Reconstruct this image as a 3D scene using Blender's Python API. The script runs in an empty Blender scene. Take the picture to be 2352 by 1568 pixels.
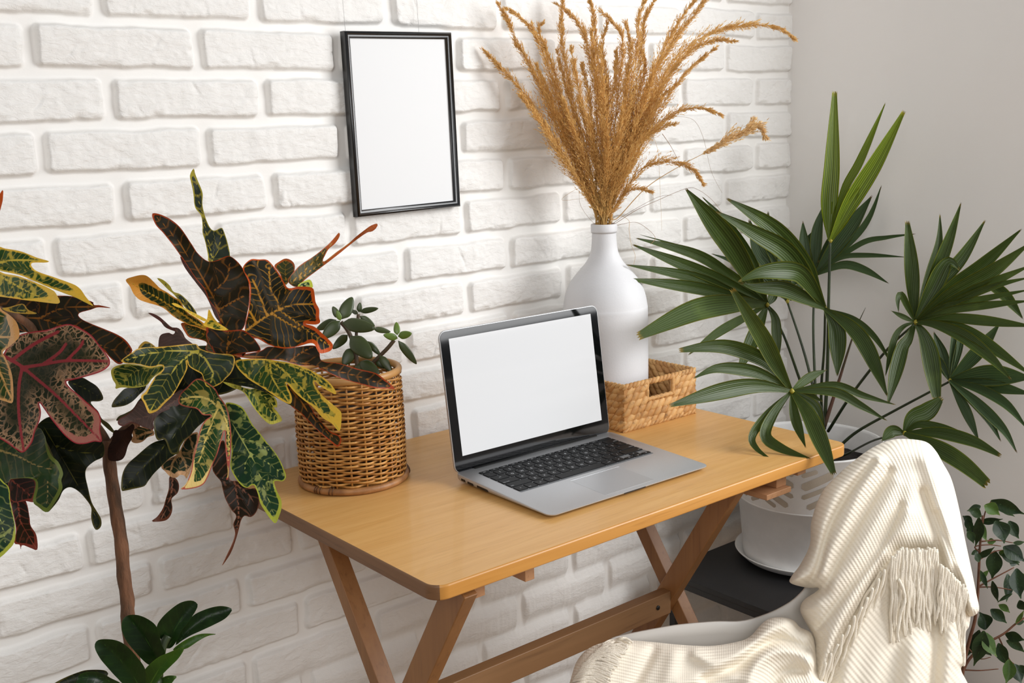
import bpy, bmesh, math, random
import numpy as np
from mathutils import Vector, Matrix
from mathutils.geometry import delaunay_2d_cdt
random.seed(7); RNG = np.random.default_rng(7)
C = bpy.context.scene.collection
PI = math.pi

# ------------------------------------------------------------------ camera
FPX = 2525.3; YAW, PITCH, ROLL = 0.67994, 0.19509, -0.03372
CAM = np.array([0.0, -1.5946, 1.2771])
def cam_axes():
    cy, sy = math.cos(YAW), math.sin(YAW); cp, sp = math.cos(PITCH), math.sin(PITCH)
    f = np.array([sy*cp, cy*cp, -sp]); r = np.array([cy, -sy, 0.0]); u = np.cross(r, f)
    cr, sr = math.cos(ROLL), math.sin(ROLL)
    return cr*r+sr*u, -sr*r+cr*u, f
RT, UP, FW = cam_axes()
cd = bpy.data.cameras.new('camera'); cam = bpy.data.objects.new('camera', cd); C.objects.link(cam)
cd.sensor_width = 36; cd.lens = FPX/2352*36; cd.clip_start = 0.05
cam.matrix_world = Matrix(((RT[0], UP[0], -FW[0], CAM[0]), (RT[1], UP[1], -FW[1], CAM[1]), (RT[2], UP[2], -FW[2], CAM[2]), (0, 0, 0, 1)))
S = bpy.context.scene; S.camera = cam
# ------------------------------------------------------------------ world, window light, exposure
S.view_settings.view_transform = 'Standard'; S.view_settings.look = 'None'
S.view_settings.gamma = 1; S.view_settings.use_curve_mapping = False
S.view_settings.exposure = -0.09
W = bpy.data.worlds.new('room_light'); S.world = W; W.use_nodes = True
W.node_tree.nodes['Background'].inputs[0].default_value = (0.985, 0.99, 1.0, 1)
W.node_tree.nodes['Background'].inputs[1].default_value = 0.26
def area(name, loc, target, sx, sy, power, col):
    l = bpy.data.lights.new(name, 'AREA'); l.shape = 'RECTANGLE'; l.size = sx; l.size_y = sy; l.energy = power; l.color = col
    o = bpy.data.objects.new(name, l); C.objects.link(o); o.location = loc
    o.rotation_euler = (Vector(target)-Vector(loc)).to_track_quat('-Z', 'Y').to_euler(); return o
area('window_daylight', (2.45, -1.8, 1.72), (1.1, 0, 1.0), 1.25, 1.5, 58, (0.985, 0.992, 1.0))
area('added_fill_light', (-1.3, -3.1, 2.5), (1.5, 0, .9), 2.4, 1.8, 56, (1.0, 0.992, 0.982))  # unseen fill lamp added high at the left to brighten the right wall

# ------------------------------------------------------------------ helpers
def at(u, v, D):
    return CAM + D*(FW + (u-1176)/FPX*RT - (v-784)/FPX*UP)
def aty(u, v, y):
    d = FW + (u-1176)/FPX*RT - (v-784)/FPX*UP
    return CAM + d*((y-CAM[1])/d[1])
def depth(P): return float(np.dot(np.asarray(P, float)-CAM, FW))
def lin(h):
    h = h.lstrip('#'); o = []
    for i in (0, 2, 4):
        c = int(h[i:i+2], 16)/255; o.append(c/12.92 if c < .04045 else ((c+.055)/1.055)**2.4)
    return (*o, 1)
def tag(o, label=None, cat=None, group=None, kind=None):
    if label: o['label'] = label
    if cat: o['category'] = cat
    if group: o['group'] = group
    if kind: o['kind'] = kind
    return o
def empty(name, loc, label, cat, group=None):
    o = bpy.data.objects.new(name, None); C.objects.link(o); o.location = loc; o.empty_display_size = .03
    return tag(o, label, cat, group)
def link(name, me, mat, parent=None, smooth=True):
    o = bpy.data.objects.new(name, me); C.objects.link(o)
    if mat is not None:
        for m in (mat if isinstance(mat, (list, tuple)) else [mat]): me.materials.append(m)
    if smooth: me.polygons.foreach_set('use_smooth', [True]*len(me.polygons))
    if parent is not None:
        o.parent = parent
        def world(q): return q.matrix_basis.copy() if q.parent is None else world(q.parent) @ q.matrix_parent_inverse @ q.matrix_basis
        o.matrix_parent_inverse = world(parent).inverted()
    return o
class MB:
    def __init__(s): s.v = []; s.f = []; s.m = []; s.at = {}
    def add(s, vs, fs, m=0):
        b = len(s.v); s.v.extend([tuple(map(float, p)) for p in vs]); s.f.extend([tuple(i+b for i in f) for f in fs]); s.m.extend([m]*len(fs)); return b
    def box(s, x0, x1, y0, y1, z0, z1, m=0, M=None):
        vs = [(x, y, z) for x in (x0, x1) for y in (y0, y1) for z in (z0, z1)]
        if M is not None: vs = [tuple(M @ Vector(p)) for p in vs]
        s.add(vs, [(0, 1, 3, 2), (4, 6, 7, 5), (0, 4, 5, 1), (2, 3, 7, 6), (0, 2, 6, 4), (1, 5, 7, 3)], m)
    def tube(s, pts, r, n=8, m=0, cap=True, flat=1.0):
        pts = [np.asarray(p, float) for p in pts]; rs = r if hasattr(r, '__len__') else [r]*len(pts)
        vs = []; fs = []; prev = None
        for i, p in enumerate(pts):
            t = pts[min(i+1, len(pts)-1)]-pts[max(i-1, 0)]; t = t/(np.linalg.norm(t)+1e-12)
            if prev is None:
                a = np.array([0, 0, 1.0]) if abs(t[2]) < .9 else np.array([1.0, 0, 0]); x = np.cross(a, t)
            else: x = prev-np.dot(prev, t)*t
            x = x/(np.linalg.norm(x)+1e-12); prev = x; y = np.cross(t, x)
            for k in range(n):
                a = 2*PI*k/n; vs.append(p+rs[i]*(math.cos(a)*x+math.sin(a)*y*flat))
        for i in range(len(pts)-1):
            for k in range(n):
                fs.append((i*n+k, i*n+(k+1) % n, (i+1)*n+(k+1) % n, (i+1)*n+k))
        if cap: fs += [tuple(range(n))[::-1], tuple((len(pts)-1)*n+k for k in range(n))]
        s.add(vs, fs, m)
    def lathe(s, prof, c=(0, 0), n=64, m=0, closed=False):
        vs = [(c[0]+r*math.cos(2*PI*k/n), c[1]+r*math.sin(2*PI*k/n), z) for r, z in prof for k in range(n)]
        fs = [(i*n+k, i*n+(k+1) % n, (i+1)*n+(k+1) % n, (i+1)*n+k) for i in range(len(prof)-1) for k in range(n)]
        s.add(vs, fs, m)
    def build(s, name, mat, parent=None, smooth=True, bevel=0, seg=2, auto=None):
        me = bpy.data.meshes.new(name); me.from_pydata(s.v, [], s.f)
        me.polygons.foreach_set('material_index', s.m); me.update()
        for k, a in s.at.items():
            at_ = me.attributes.new(k, 'FLOAT', 'POINT'); at_.data.foreach_set('value', np.asarray(a, 'f'))
        o = link(name, me, mat, parent, smooth and not bevel)
        if bevel:
            bm = bmesh.new(); bm.from_mesh(me)
            bmesh.ops.remove_doubles(bm, verts=bm.verts, dist=1e-6)
            es = [e for e in bm.edges if e.calc_face_angle(0) > .5]
            bmesh.ops.bevel(bm, geom=es, offset=bevel, segments=seg, profile=.5, affect='EDGES', clamp_overlap=True)
            bm.to_mesh(me); bm.free()
            me.polygons.foreach_set('use_smooth', [True]*len(me.polygons))
            w = o.modifiers.new('wn', 'WEIGHTED_NORMAL'); w.keep_sharp = False
        return o
def cat(P, n=8, closed=False):
    P = [np.asarray(p, float) for p in P]; L = len(P); out = []
    rng = range(L) if closed else range(L-1)
    for i in rng:
        g = (lambda j: P[j % L]) if closed else (lambda j: P[min(max(j, 0), L-1)])
        a, b, c, d = g(i-1), g(i), g(i+1), g(i+2)
        for k in range(n):
            t = k/n
            out.append(.5*((2*b)+(c-a)*t+(2*a-5*b+4*c-d)*t*t+(3*b-3*c+d-a)*t**3))
    if not closed: out.append(P[-1])
    return np.array(out)
def resample(P, step):
    P = np.asarray(P, float); d = np.r_[0, np.cumsum(np.linalg.norm(np.diff(P, axis=0), axis=1))]
    n = max(2, int(round(d[-1]/step))+1); t = np.linspace(0, d[-1], n)
    return np.stack([np.interp(t, d, P[:, i]) for i in range(P.shape[1])], 1), t

# ------------------------------------------------------------------ materials
def mat(name, col, rough=.5, metal=0, spec=.5, bump=None, coat=0, emit=None, sss=0, sheen=0):
    m = bpy.data.materials.new(name); m.use_nodes = True; nt = m.node_tree; b = nt.nodes['Principled BSDF']
    b.inputs['Base Color'].default_value = lin(col) if isinstance(col, str) else col
    b.inputs['Roughness'].default_value = rough; b.inputs['Metallic'].default_value = metal
    b.inputs['Specular IOR Level'].default_value = spec; b.inputs['Coat Weight'].default_value = coat
    b.inputs['Sheen Weight'].default_value = sheen
    if emit: b.inputs['Emission Color'].default_value = lin(emit[0]); b.inputs['Emission Strength'].default_value = emit[1]
    return m
class NT:
    def __init__(s, m): s.m = m; s.nt = m.node_tree; s.b = s.nt.nodes['Principled BSDF']
    def n(s, t, **k):
        x = s.nt.nodes.new(t)
        for a, v in k.items():
            if a.startswith('i_'):
                key = a[2:]; key = int(key) if key.isdigit() else key.replace('_', ' ')
                if hasattr(v, 'is_linked') or isinstance(v, bpy.types.NodeSocket): s.nt.links.new(v, x.inputs[key])
                else: x.inputs[key].default_value = v
            else: setattr(x, a, v)
        return x
    def l(s, a, b): s.nt.links.new(a, b)
    def math(s, op, a, b=None, c=None, clamp=False):
        x = s.nt.nodes.new('ShaderNodeMath'); x.operation = op; x.use_clamp = clamp
        for i, v in enumerate((a, b, c)):
            if v is None: continue
            if isinstance(v, bpy.types.NodeSocket): s.nt.links.new(v, x.inputs[i])
            else: x.inputs[i].default_value = v
        return x.outputs[0]
    def mix(s, f, a, b):
        x = s.nt.nodes.new('ShaderNodeMix'); x.data_type = 'RGBA'
        for i, v in ((0, f), (6, a), (7, b)):
            if isinstance(v, bpy.types.NodeSocket): s.nt.links.new(v, x.inputs[i])
            else: x.inputs[i].default_value = v
        return x.outputs[2]
    def step(s, v, lo, hi):
        x = s.nt.nodes.new('ShaderNodeMapRange'); x.interpolation_type = 'SMOOTHSTEP'
        s.nt.links.new(v, x.inputs[0]); x.inputs[1].default_value = lo; x.inputs[2].default_value = hi
        return x.outputs[0]
    def attr(s, n): return s.n('ShaderNodeAttribute', attribute_name=n).outputs['Fac']
    def noise(s, scale, detail=3, rough=.5, vec=None, dist=0, coord='Object'):
        x = s.n('ShaderNodeTexNoise'); x.inputs['Scale'].default_value = scale; x.inputs['Detail'].default_value = detail
        x.inputs['Roughness'].default_value = rough; x.inputs['Distortion'].default_value = dist
        if vec is None: vec = s.n('ShaderNodeTexCoord').outputs[coord]
        s.l(vec, x.inputs['Vector']); return x.outputs['Fac']
    def bump(s, h, strength=.5, dist=.001):
        x = s.n('ShaderNodeBump'); x.inputs['Strength'].default_value = strength; x.inputs['Distance'].default_value = dist
        s.l(h, x.inputs['Height']); s.l(x.outputs[0], s.b.inputs['Normal']); return x
def noisy(name, c1, c2, scale, rough=.6, bumpd=0, bscale=None, detail=4, stretch=None, spec=.5, coat=0, metal=0, sheen=0):
    m = mat(name, c1, rough, spec=spec, coat=coat, metal=metal, sheen=sheen); t = NT(m)
    vec = t.n('ShaderNodeTexCoord').outputs['Object']
    if stretch:
        mp = t.n('ShaderNodeMapping'); t.l(vec, mp.inputs[0]); mp.inputs['Scale'].default_value = stretch; vec = mp.outputs[0]
    f = t.noise(scale, detail, .6, vec)
    t.l(t.mix(t.step(f, .3, .7), lin(c1), lin(c2)), t.b.inputs['Base Color'])
    if bumpd: t.bump(t.noise(bscale or scale, 4, .6, vec), 1, bumpd)
    return m
def wood(name, c1, c2, c3, axis='x', sc=1, rough=.35, coat=0, bumpd=.00015):
    m = mat(name, c1, rough, coat=coat); t = NT(m)
    vec = t.n('ShaderNodeTexCoord').outputs['Object']; mp = t.n('ShaderNodeMapping'); t.l(vec, mp.inputs[0])
    k = {'x': (1.6, 30, 30), 'y': (30, 1.6, 30), 'z': (30, 30, 1.6)}[axis]
    mp.inputs['Scale'].default_value = tuple(a*sc for a in k)
    mp2 = t.n('ShaderNodeMapping'); t.l(vec, mp2.inputs[0]); mp2.inputs['Scale'].default_value = tuple(a*sc*4.5 for a in k)
    a = t.noise(1.0, 3, .55, mp.outputs[0], .6); b = t.noise(1.0, 2, .6, mp2.outputs[0], .2)
    col = t.mix(t.step(a, .3, .72), lin(c1), lin(c2)); col = t.mix(t.math('MULTIPLY', t.step(b, .52, .8), .55), col, lin(c3))
    t.l(col, t.b.inputs['Base Color']); t.bump(b, .6, bumpd); return m
M = {}
M['brick'] = mat('white_painted_brick', '#ecebe8', .62, spec=.35)
t = NT(M['brick']); tc = t.n('ShaderNodeTexCoord').outputs['Object']
mp = t.n('ShaderNodeMapping'); t.l(tc, mp.inputs[0]); mp.inputs['Rotation'].default_value = (0, -.5, 0); mp.inputs['Scale'].default_value = (.8, 1, 1.7)
h = t.math('ADD', t.noise(75, 7, .62, mp.outputs[0], .5), t.math('MULTIPLY', t.noise(300, 3, .6, tc), .12))
hm = t.math('MULTIPLY', h, t.attr('face')); t.bump(hm, 1, .0021)
t.l(t.mix(t.noise(3, 3, .5, tc), lin('#e9e7e3'), lin('#f1efec')), t.b.inputs['Base Color'])
M['wall'] = noisy('warm_grey_plaster', '#eeebe8', '#efedea', 2.0, .8, .00012, 500, spec=.2)
M['floor'] = wood('pale_oak_floor', '#b89a78', '#a98a66', '#8c7152', 'x', .5, .4)
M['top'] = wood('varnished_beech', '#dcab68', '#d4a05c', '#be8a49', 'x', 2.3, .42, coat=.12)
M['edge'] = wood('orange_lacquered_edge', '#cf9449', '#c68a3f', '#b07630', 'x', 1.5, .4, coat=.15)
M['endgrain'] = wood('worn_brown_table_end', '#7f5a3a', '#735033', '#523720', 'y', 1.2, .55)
M['leg'] = wood('brown_stained_beech', '#94673c', '#875b33', '#6c4828', 'z', 1, .45)
M['stretch'] = wood('raw_beech', '#8f6a47', '#82603f', '#6a4a30', 'x', 1, .5)
M['rawblock'] = wood('bare_beech_block', '#b98a63', '#a97b54', '#8c6140', 'y', 1, .55)
M['black'] = mat('black_frame', '#0b0b0d', .28, spec=.6, coat=.3)
M['paper'] = mat('white_paper', '#e6e7e8', .8, spec=.2)
M['alu'] = noisy('bead_blasted_aluminium', '#c3c4c6', '#bebfc1', 900, .42, 0, metal=.6)
M['alu_edge'] = mat('polished_edge', '#cfd1d4', .25, metal=.9)
M['key'] = mat('black_key', '#07080a', .5, spec=.2); M['legend'] = mat('key_legend', '#cfd2d6', .5)
M['bezel'] = mat('black_glass_bezel', '#0a0b0d', .05, spec=.35)
M['dark'] = mat('dark_recess', '#0a0a0a', .5)
M['screen'] = mat('lit_blank_screen', '#8c8c8d', .06, spec=.2, emit=('#f0f1f2', .62))
M['vase'] = noisy('matte_white_ceramic', '#d9d9db', '#d3d3d5', 8, .55, .0002, 300, spec=.4)
M['wicker'] = mat('wicker', '#b8803d', .45)
def strand_mat(name, c1, c2, c3, rough=.5, bumpd=.0003, sc=60):
    m = mat(name, c1, rough); t = NT(m); r = t.attr('rnd'); tc = t.n('ShaderNodeTexCoord').outputs['Object']
    col = t.mix(r, lin(c1), lin(c2)); f = t.noise(sc, 4, .7, tc)
    col = t.mix(t.math('MULTIPLY', t.step(f, .5, .75), .7), col, lin(c3)); t.l(col, t.b.inputs['Base Color'])
    t.bump(t.noise(sc*9, 3, .6, tc), .7, bumpd); return m
M['wicker'] = strand_mat('golden_wicker', '#d09a52', '#a96f30', '#7c4a1c', .42)
M['cane'] = noisy('brown_cane', '#b07c4a', '#8a5c34', 40, .5, .0002, 200)
M['dcane'] = noisy('dark_cane_binding', '#6b4628', '#4a2e1a', 60, .5)
M['sea'] = strand_mat('seagrass', '#d6a86c', '#b5824a', '#6b431e', .6, .0006, 90)
M['sea_in'] = M['sea']
M['soil'] = noisy('dark_soil', '#2a201a', '#0f0b09', 120, .95, .003, 160)
M['pot'] = noisy('matte_white_plastic', '#f0f0ef', '#eaeae9', 30, .45, .0001, 900)
M['slot'] = noisy('beige_grille_liner', '#b3a797', '#a59988', 20, .6)
M['blackshelf'] = noisy('black_painted_board', '#1b1b1d', '#151517', 12, .42)
M['shell'] = mat('white_plastic_shell', '#cfcac3', .4)
M['bark'] = noisy('rough_brown_bark', '#7a5238', '#45301f', 60, .85, .003, 150, stretch=(1, 1, .22))
M['twig'] = noisy('reddish_twig', '#6f4630', '#56331f', 60, .8)
M['terra'] = mat('planter_white', '#dcdcda', .5)
def translucent(m, t, col, f):
    tr = t.n('ShaderNodeBsdfTranslucent'); t.l(col, tr.inputs[0]); mx = t.n('ShaderNodeMixShader'); mx.inputs[0].default_value = f
    t.l(t.b.outputs[0], mx.inputs[1]); t.l(tr.outputs[0], mx.inputs[2]); t.l(mx.outputs[0], t.nt.nodes['Material Output'].inputs[0]); return m
def leafmat(name, base, base2, vein, edge, vw=2.2, ew=4, sv=.6, per=15, blotch=.0, tip=0, ang=.75, net=0, near=.35, rough=.38, edge2=None, sc=None):
    ew *= .55; tip *= .6; vw *= .72; m = mat(name, base, rough+.06, spec=.26); t = NT(m)
    rd, rw, ed, tt = t.attr('rd'), t.attr('rw'), t.attr('ed'), t.attr('tt')
    tc = t.n('ShaderNodeTexCoord').outputs['Object']
    n1 = t.noise(38, 3, .6, tc); n2 = t.noise(120, 3, .65, tc)
    col = t.mix(t.step(n1, .35, .65), lin(base), lin(base2))
    # side veins branch off the nearest rib at an angle
    ph = t.math('DIVIDE', t.math('ADD', t.math('SUBTRACT', rw, t.math('MULTIPLY', rd, ang)), t.math('MULTIPLY', n1, 22)), per)
    fr = t.math('ABSOLUTE', t.math('SUBTRACT', t.math('FRACT', ph), .5))
    side = t.math('SUBTRACT', 1, t.step(t.math('ADD', fr, t.math('MULTIPLY', n2, .12)), .09, .2), clamp=True)
    side = t.math('MULTIPLY', side, sv)
    if net:
        wn = t.n('ShaderNodeTexNoise'); wn.inputs['Scale'].default_value = 90; t.l(tc, wn.inputs['Vector']); wa = t.n('ShaderNodeVectorMath', operation='MULTIPLY_ADD'); t.l(wn.outputs['Color'], wa.inputs[0]); wa.inputs[1].default_value = (.014,)*3; t.l(tc, wa.inputs[2])
        v = t.n('ShaderNodeTexVoronoi', feature='DISTANCE_TO_EDGE'); t.l(wa.outputs[0], v.inputs['Vector']); v.inputs['Scale'].default_value = 120
        nn = t.math('SUBTRACT', 1, t.step(v.outputs['Distance'], .03, .13)); side = t.math('MAXIMUM', side, t.math('MULTIPLY', nn, net))
    if blotch:
        bl = t.math('MULTIPLY', t.step(t.noise(85, 2, .5, tc), .62-blotch*.1, .70-blotch*.1), blotch); side = t.math('MAXIMUM', side, bl)
    side = t.math('MULTIPLY', side, t.math('SUBTRACT', 1, t.math('MULTIPLY', t.step(t.math('ADD', ed, t.math('MULTIPLY', n1, 30)), 24, 62), near), clamp=True), clamp=True)
    col = t.mix(side, col, lin(sc or vein))
    k = t.math('ADD', ed, t.math('MULTIPLY', t.math('SUBTRACT', n2, .5), ew*3.0))
    if tip: k = t.math('SUBTRACT', k, t.math('MULTIPLY', t.step(tt, .55, 1.0), tip))
    em = t.math('SUBTRACT', 1, t.step(k, ew*.55, ew*1.35), clamp=True)
    col = t.mix(em, col, lin(edge))
    if edge2: col = t.mix(t.math('SUBTRACT', 1, t.step(ed, 1.5, 3.5), clamp=True), col, lin(edge2))
    w = t.math('SUBTRACT', rd, t.math('MULTIPLY', t.math('SUBTRACT', 1, tt), vw*.5))
    mm = t.math('SUBTRACT', 1, t.step(w, vw*.35, vw*.95), clamp=True)
    col = t.mix(mm, col, lin(vein)); t.l(col, t.b.inputs['Base Color'])
    t.bump(t.math('MULTIPLY', t.math('MAXIMUM', side, mm), -1), .35, .0012)
    return translucent(m, t, col, .10)
LM = {
 'gy': leafmat('croton_green_yellow', '#15240f', '#22351a', '#a89a3c', '#c39a3a', 3.0, 4.5, .35, 17, 0, 5),
 'ye': leafmat('croton_yellow_edge', '#1d3a16', '#2b4c1c', '#c8b040', '#e2b83e', 3.2, 7, .45, 13, .8, 26),
 'yt': leafmat('croton_yellow_tip', '#16250e', '#223412', '#b48a2a', '#c98a35', 3.4, 5, .35, 13, .3, 34),
 'br': leafmat('croton_bright', '#1c3714', '#2f4f1d', '#b9b34a', '#c2ba4a', 2.6, 4, .75, 11, .75, 8),
 'bg': leafmat('croton_big_green', '#173322', '#1d4023', '#b6bf6a', '#b5bb42', 2.2, 4.5, .3, 19, .6, 10),
 'do': leafmat('croton_dark_orange', '#1c1406', '#24200a', '#8a5518', '#96380f', 3.0, 2.6, .38, 24, 0, 3, rough=.5),
 'or': leafmat('croton_orange', '#14150a', '#20200b', '#bd8420', '#c04e10', 3.6, 4.5, .5, 15, 0, 10),
 'o2': leafmat('croton_small_orange', '#2a3216', '#3a3a18', '#a0761f', '#9c4a18', 2.6, 3.2, .4, 12, .2, 6),
 'bl': leafmat('croton_bluegreen', '#242e24', '#313b2c', '#b0a03a', '#a89b30', 2.2, 3.5, .45, 30, .1, 4),
 'dp': leafmat('croton_plain_dark', '#0f1609', '#16200c', '#5b5a20', '#4a4419', 2.2, 1.8, .14, 18, 0, 5),
 'un': leafmat('croton_purple_underside', '#4b3a34', '#594540', '#6c5147', '#5a2f28', 3.0, 2.2, .4, 11, 0, 3, rough=.55),
 'pk': leafmat('croton_pink_red', '#182009', '#26290f', '#8f2f34', '#a8685a', 5.0, 8, .5, 19, .5, 26, net=.8, near=.92, edge2='#9a2630', sc='#b08a68'),
 'cr': leafmat('croton_cream_edge', '#1d3510', '#2a4012', '#c79a5a', '#cf9a5c', 4.0, 9, .6, 15, .3, 40),
 'gp': leafmat('croton_green_pink', '#16200e', '#243017', '#b58c5c', '#c69a70', 4.0, 5, .5, 18, .3, 16),
 'gs': leafmat('croton_green_pinktip', '#19351a', '#24451c', '#ccb45e', '#d8bb74', 3.2, 4.0, .4, 14, .6, 26, edge2='#a04a3a'),
 'bp': leafmat('croton_brown_pink', '#2a190c', '#1e1a0c', '#95614a', '#6a3a25', 3.0, 3.0, .4, 22, 0, 8),
 'rb': leafmat('croton_red_brown', '#2b150c', '#1c1508', '#87402f', '#7a3226', 3.0, 3.5, .4, 18, .2, 12),
 'de': leafmat('croton_dead_brown', '#22110a', '#321a10', '#3d2214', '#2a150c', 2, 1.5, .3, 10, 0, 0, rough=.75),
 'gr': leafmat('croton_mid_green', '#152a10', '#1f3814', '#8f7a45', '#5e6a28', 3.4, 2.0, .2, 22, .15, 12),
 'zz': leafmat('glossy_dark_green_leaf', '#12240c', '#1b3310', '#2c4a18', '#22380f', 2.0, 2.0, .10, 22, 0, 0, rough=.26),
 'zl': leafmat('light_green_leaf', '#2c4a12', '#385714', '#4d6d22', '#44611b', 2.0, 2.0, .10, 22, 0, 0, rough=.35),
 'fi': leafmat('ficus_leaf', '#152614', '#203317', '#3a4f2a', '#2c4020', 1.2, 1.2, .12, 9, 0, 0, rough=.36),
 'fl': leafmat('ficus_light_leaf', '#3a5220', '#46602a', '#5e7436', '#55682e', 1.2, 1.2, .12, 9, 0, 0, rough=.4)}
def palmmat(name, c1, c2, c3, tipc, rough=.38):
    m = mat(name, c1, rough, spec=.4); t = NT(m); ac, al, rnd = t.attr('ac'), t.attr('al'), t.attr('rnd')
    st = t.math('FRACT', t.math('MULTIPLY', t.math('ADD', ac, rnd), 4.5))
    f = t.math('ABSOLUTE', t.math('SUBTRACT', st, .5))
    col = t.mix(t.step(f, .05, .45), lin(c1), lin(c2))
    tc = t.n('ShaderNodeTexCoord').outputs['Object']
    col = t.mix(t.math('MULTIPLY', t.step(t.noise(14, 3, .6, tc), .5, .75), .6), col, lin(c3))
    e = t.math('SUBTRACT', t.math('ABSOLUTE', ac), .0); col = t.mix(t.math('MULTIPLY', t.step(e, .86, 1.0), .6), col, lin('#7d7a1c'))
    col = t.mix(t.step(t.math('ADD', al, t.math('MULTIPLY', t.noise(60, 2, .5, tc), .05)), .985, 1.03), col, lin(tipc))
    t.l(col, t.b.inputs['Base Color']); t.bump(f, .6, .0009); return translucent(m, t, col, .25)
PM = {'d': palmmat('palm_leaflet_green', '#344216', '#485c28', '#55682a', '#8a7430'),
      'y': palmmat('young_palm_leaflet', '#4a620c', '#8a9c24', '#66821a', '#a8a030'),
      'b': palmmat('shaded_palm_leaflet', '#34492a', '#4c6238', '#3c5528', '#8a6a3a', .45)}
M['petiole'] = noisy('dark_petiole', '#1c2810', '#2c3a18', 30, .5)
M['hub'] = mat('yellow_hub', '#9a8f2e', .5)
M['budspear'] = noisy('brown_bud_spear', '#5b3a2c', '#2c3416', 10, .6)
def plume_mat(name, c1, c2, c3):
    m = mat(name, c1, .8, spec=.15); t = NT(m); r = t.attr('rnd')
    col = t.mix(t.step(r, 0, .6), lin(c1), lin(c2)); col = t.mix(t.step(r, .75, 1), col, lin(c3))
    nt = t.nt; t.l(col, t.b.inputs['Base Color'])
    tr = t.n('ShaderNodeBsdfTranslucent'); t.l(col, tr.inputs[0]); mx = t.n('ShaderNodeMixShader'); mx.inputs[0].default_value = .3
    t.l(t.b.outputs[0], mx.inputs[1]); t.l(tr.outputs[0], mx.inputs[2]); t.l(mx.outputs[0], nt.nodes['Material Output'].inputs[0]); return m
M['plume'] = plume_mat('dry_reed_plume', '#cf9c56', '#e2ba76', '#f3dba6')
M['palep'] = plume_mat('pale_reed_plume', '#d8b078', '#e4c490', '#f0dcb0')
M['stalk'] = mat('dry_stalk', '#b08844', .6); M['stalkd'] = mat('brown_dry_blade', '#8a6236', .6)
m = mat('cream_rib_knit', '#f4ebda', .9, spec=.1, sheen=.15); M['knit'] = m; t = NT(m)
ph = t.attr('rib'); tc = t.n('ShaderNodeTexCoord').outputs['Object']
hh = t.math('SINE', t.math('MULTIPLY', ph, 2*PI))
st = t.math('SINE', t.math('MULTIPLY', t.attr('row'), 2*PI))
ht = t.math('ADD', hh, t.math('MULTIPLY', st, .25)); ht = t.math('ADD', ht, t.math('MULTIPLY', t.noise(900, 3, .6, tc), .5))
t.bump(ht, 1, .00030)

m = mat('cream_yarn_fringe', '#f4ebda', .9, spec=.1, sheen=.15); M['yarn'] = m; t = NT(m)
t.bump(t.noise(700, 3, .6), 1, .0012)
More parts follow.
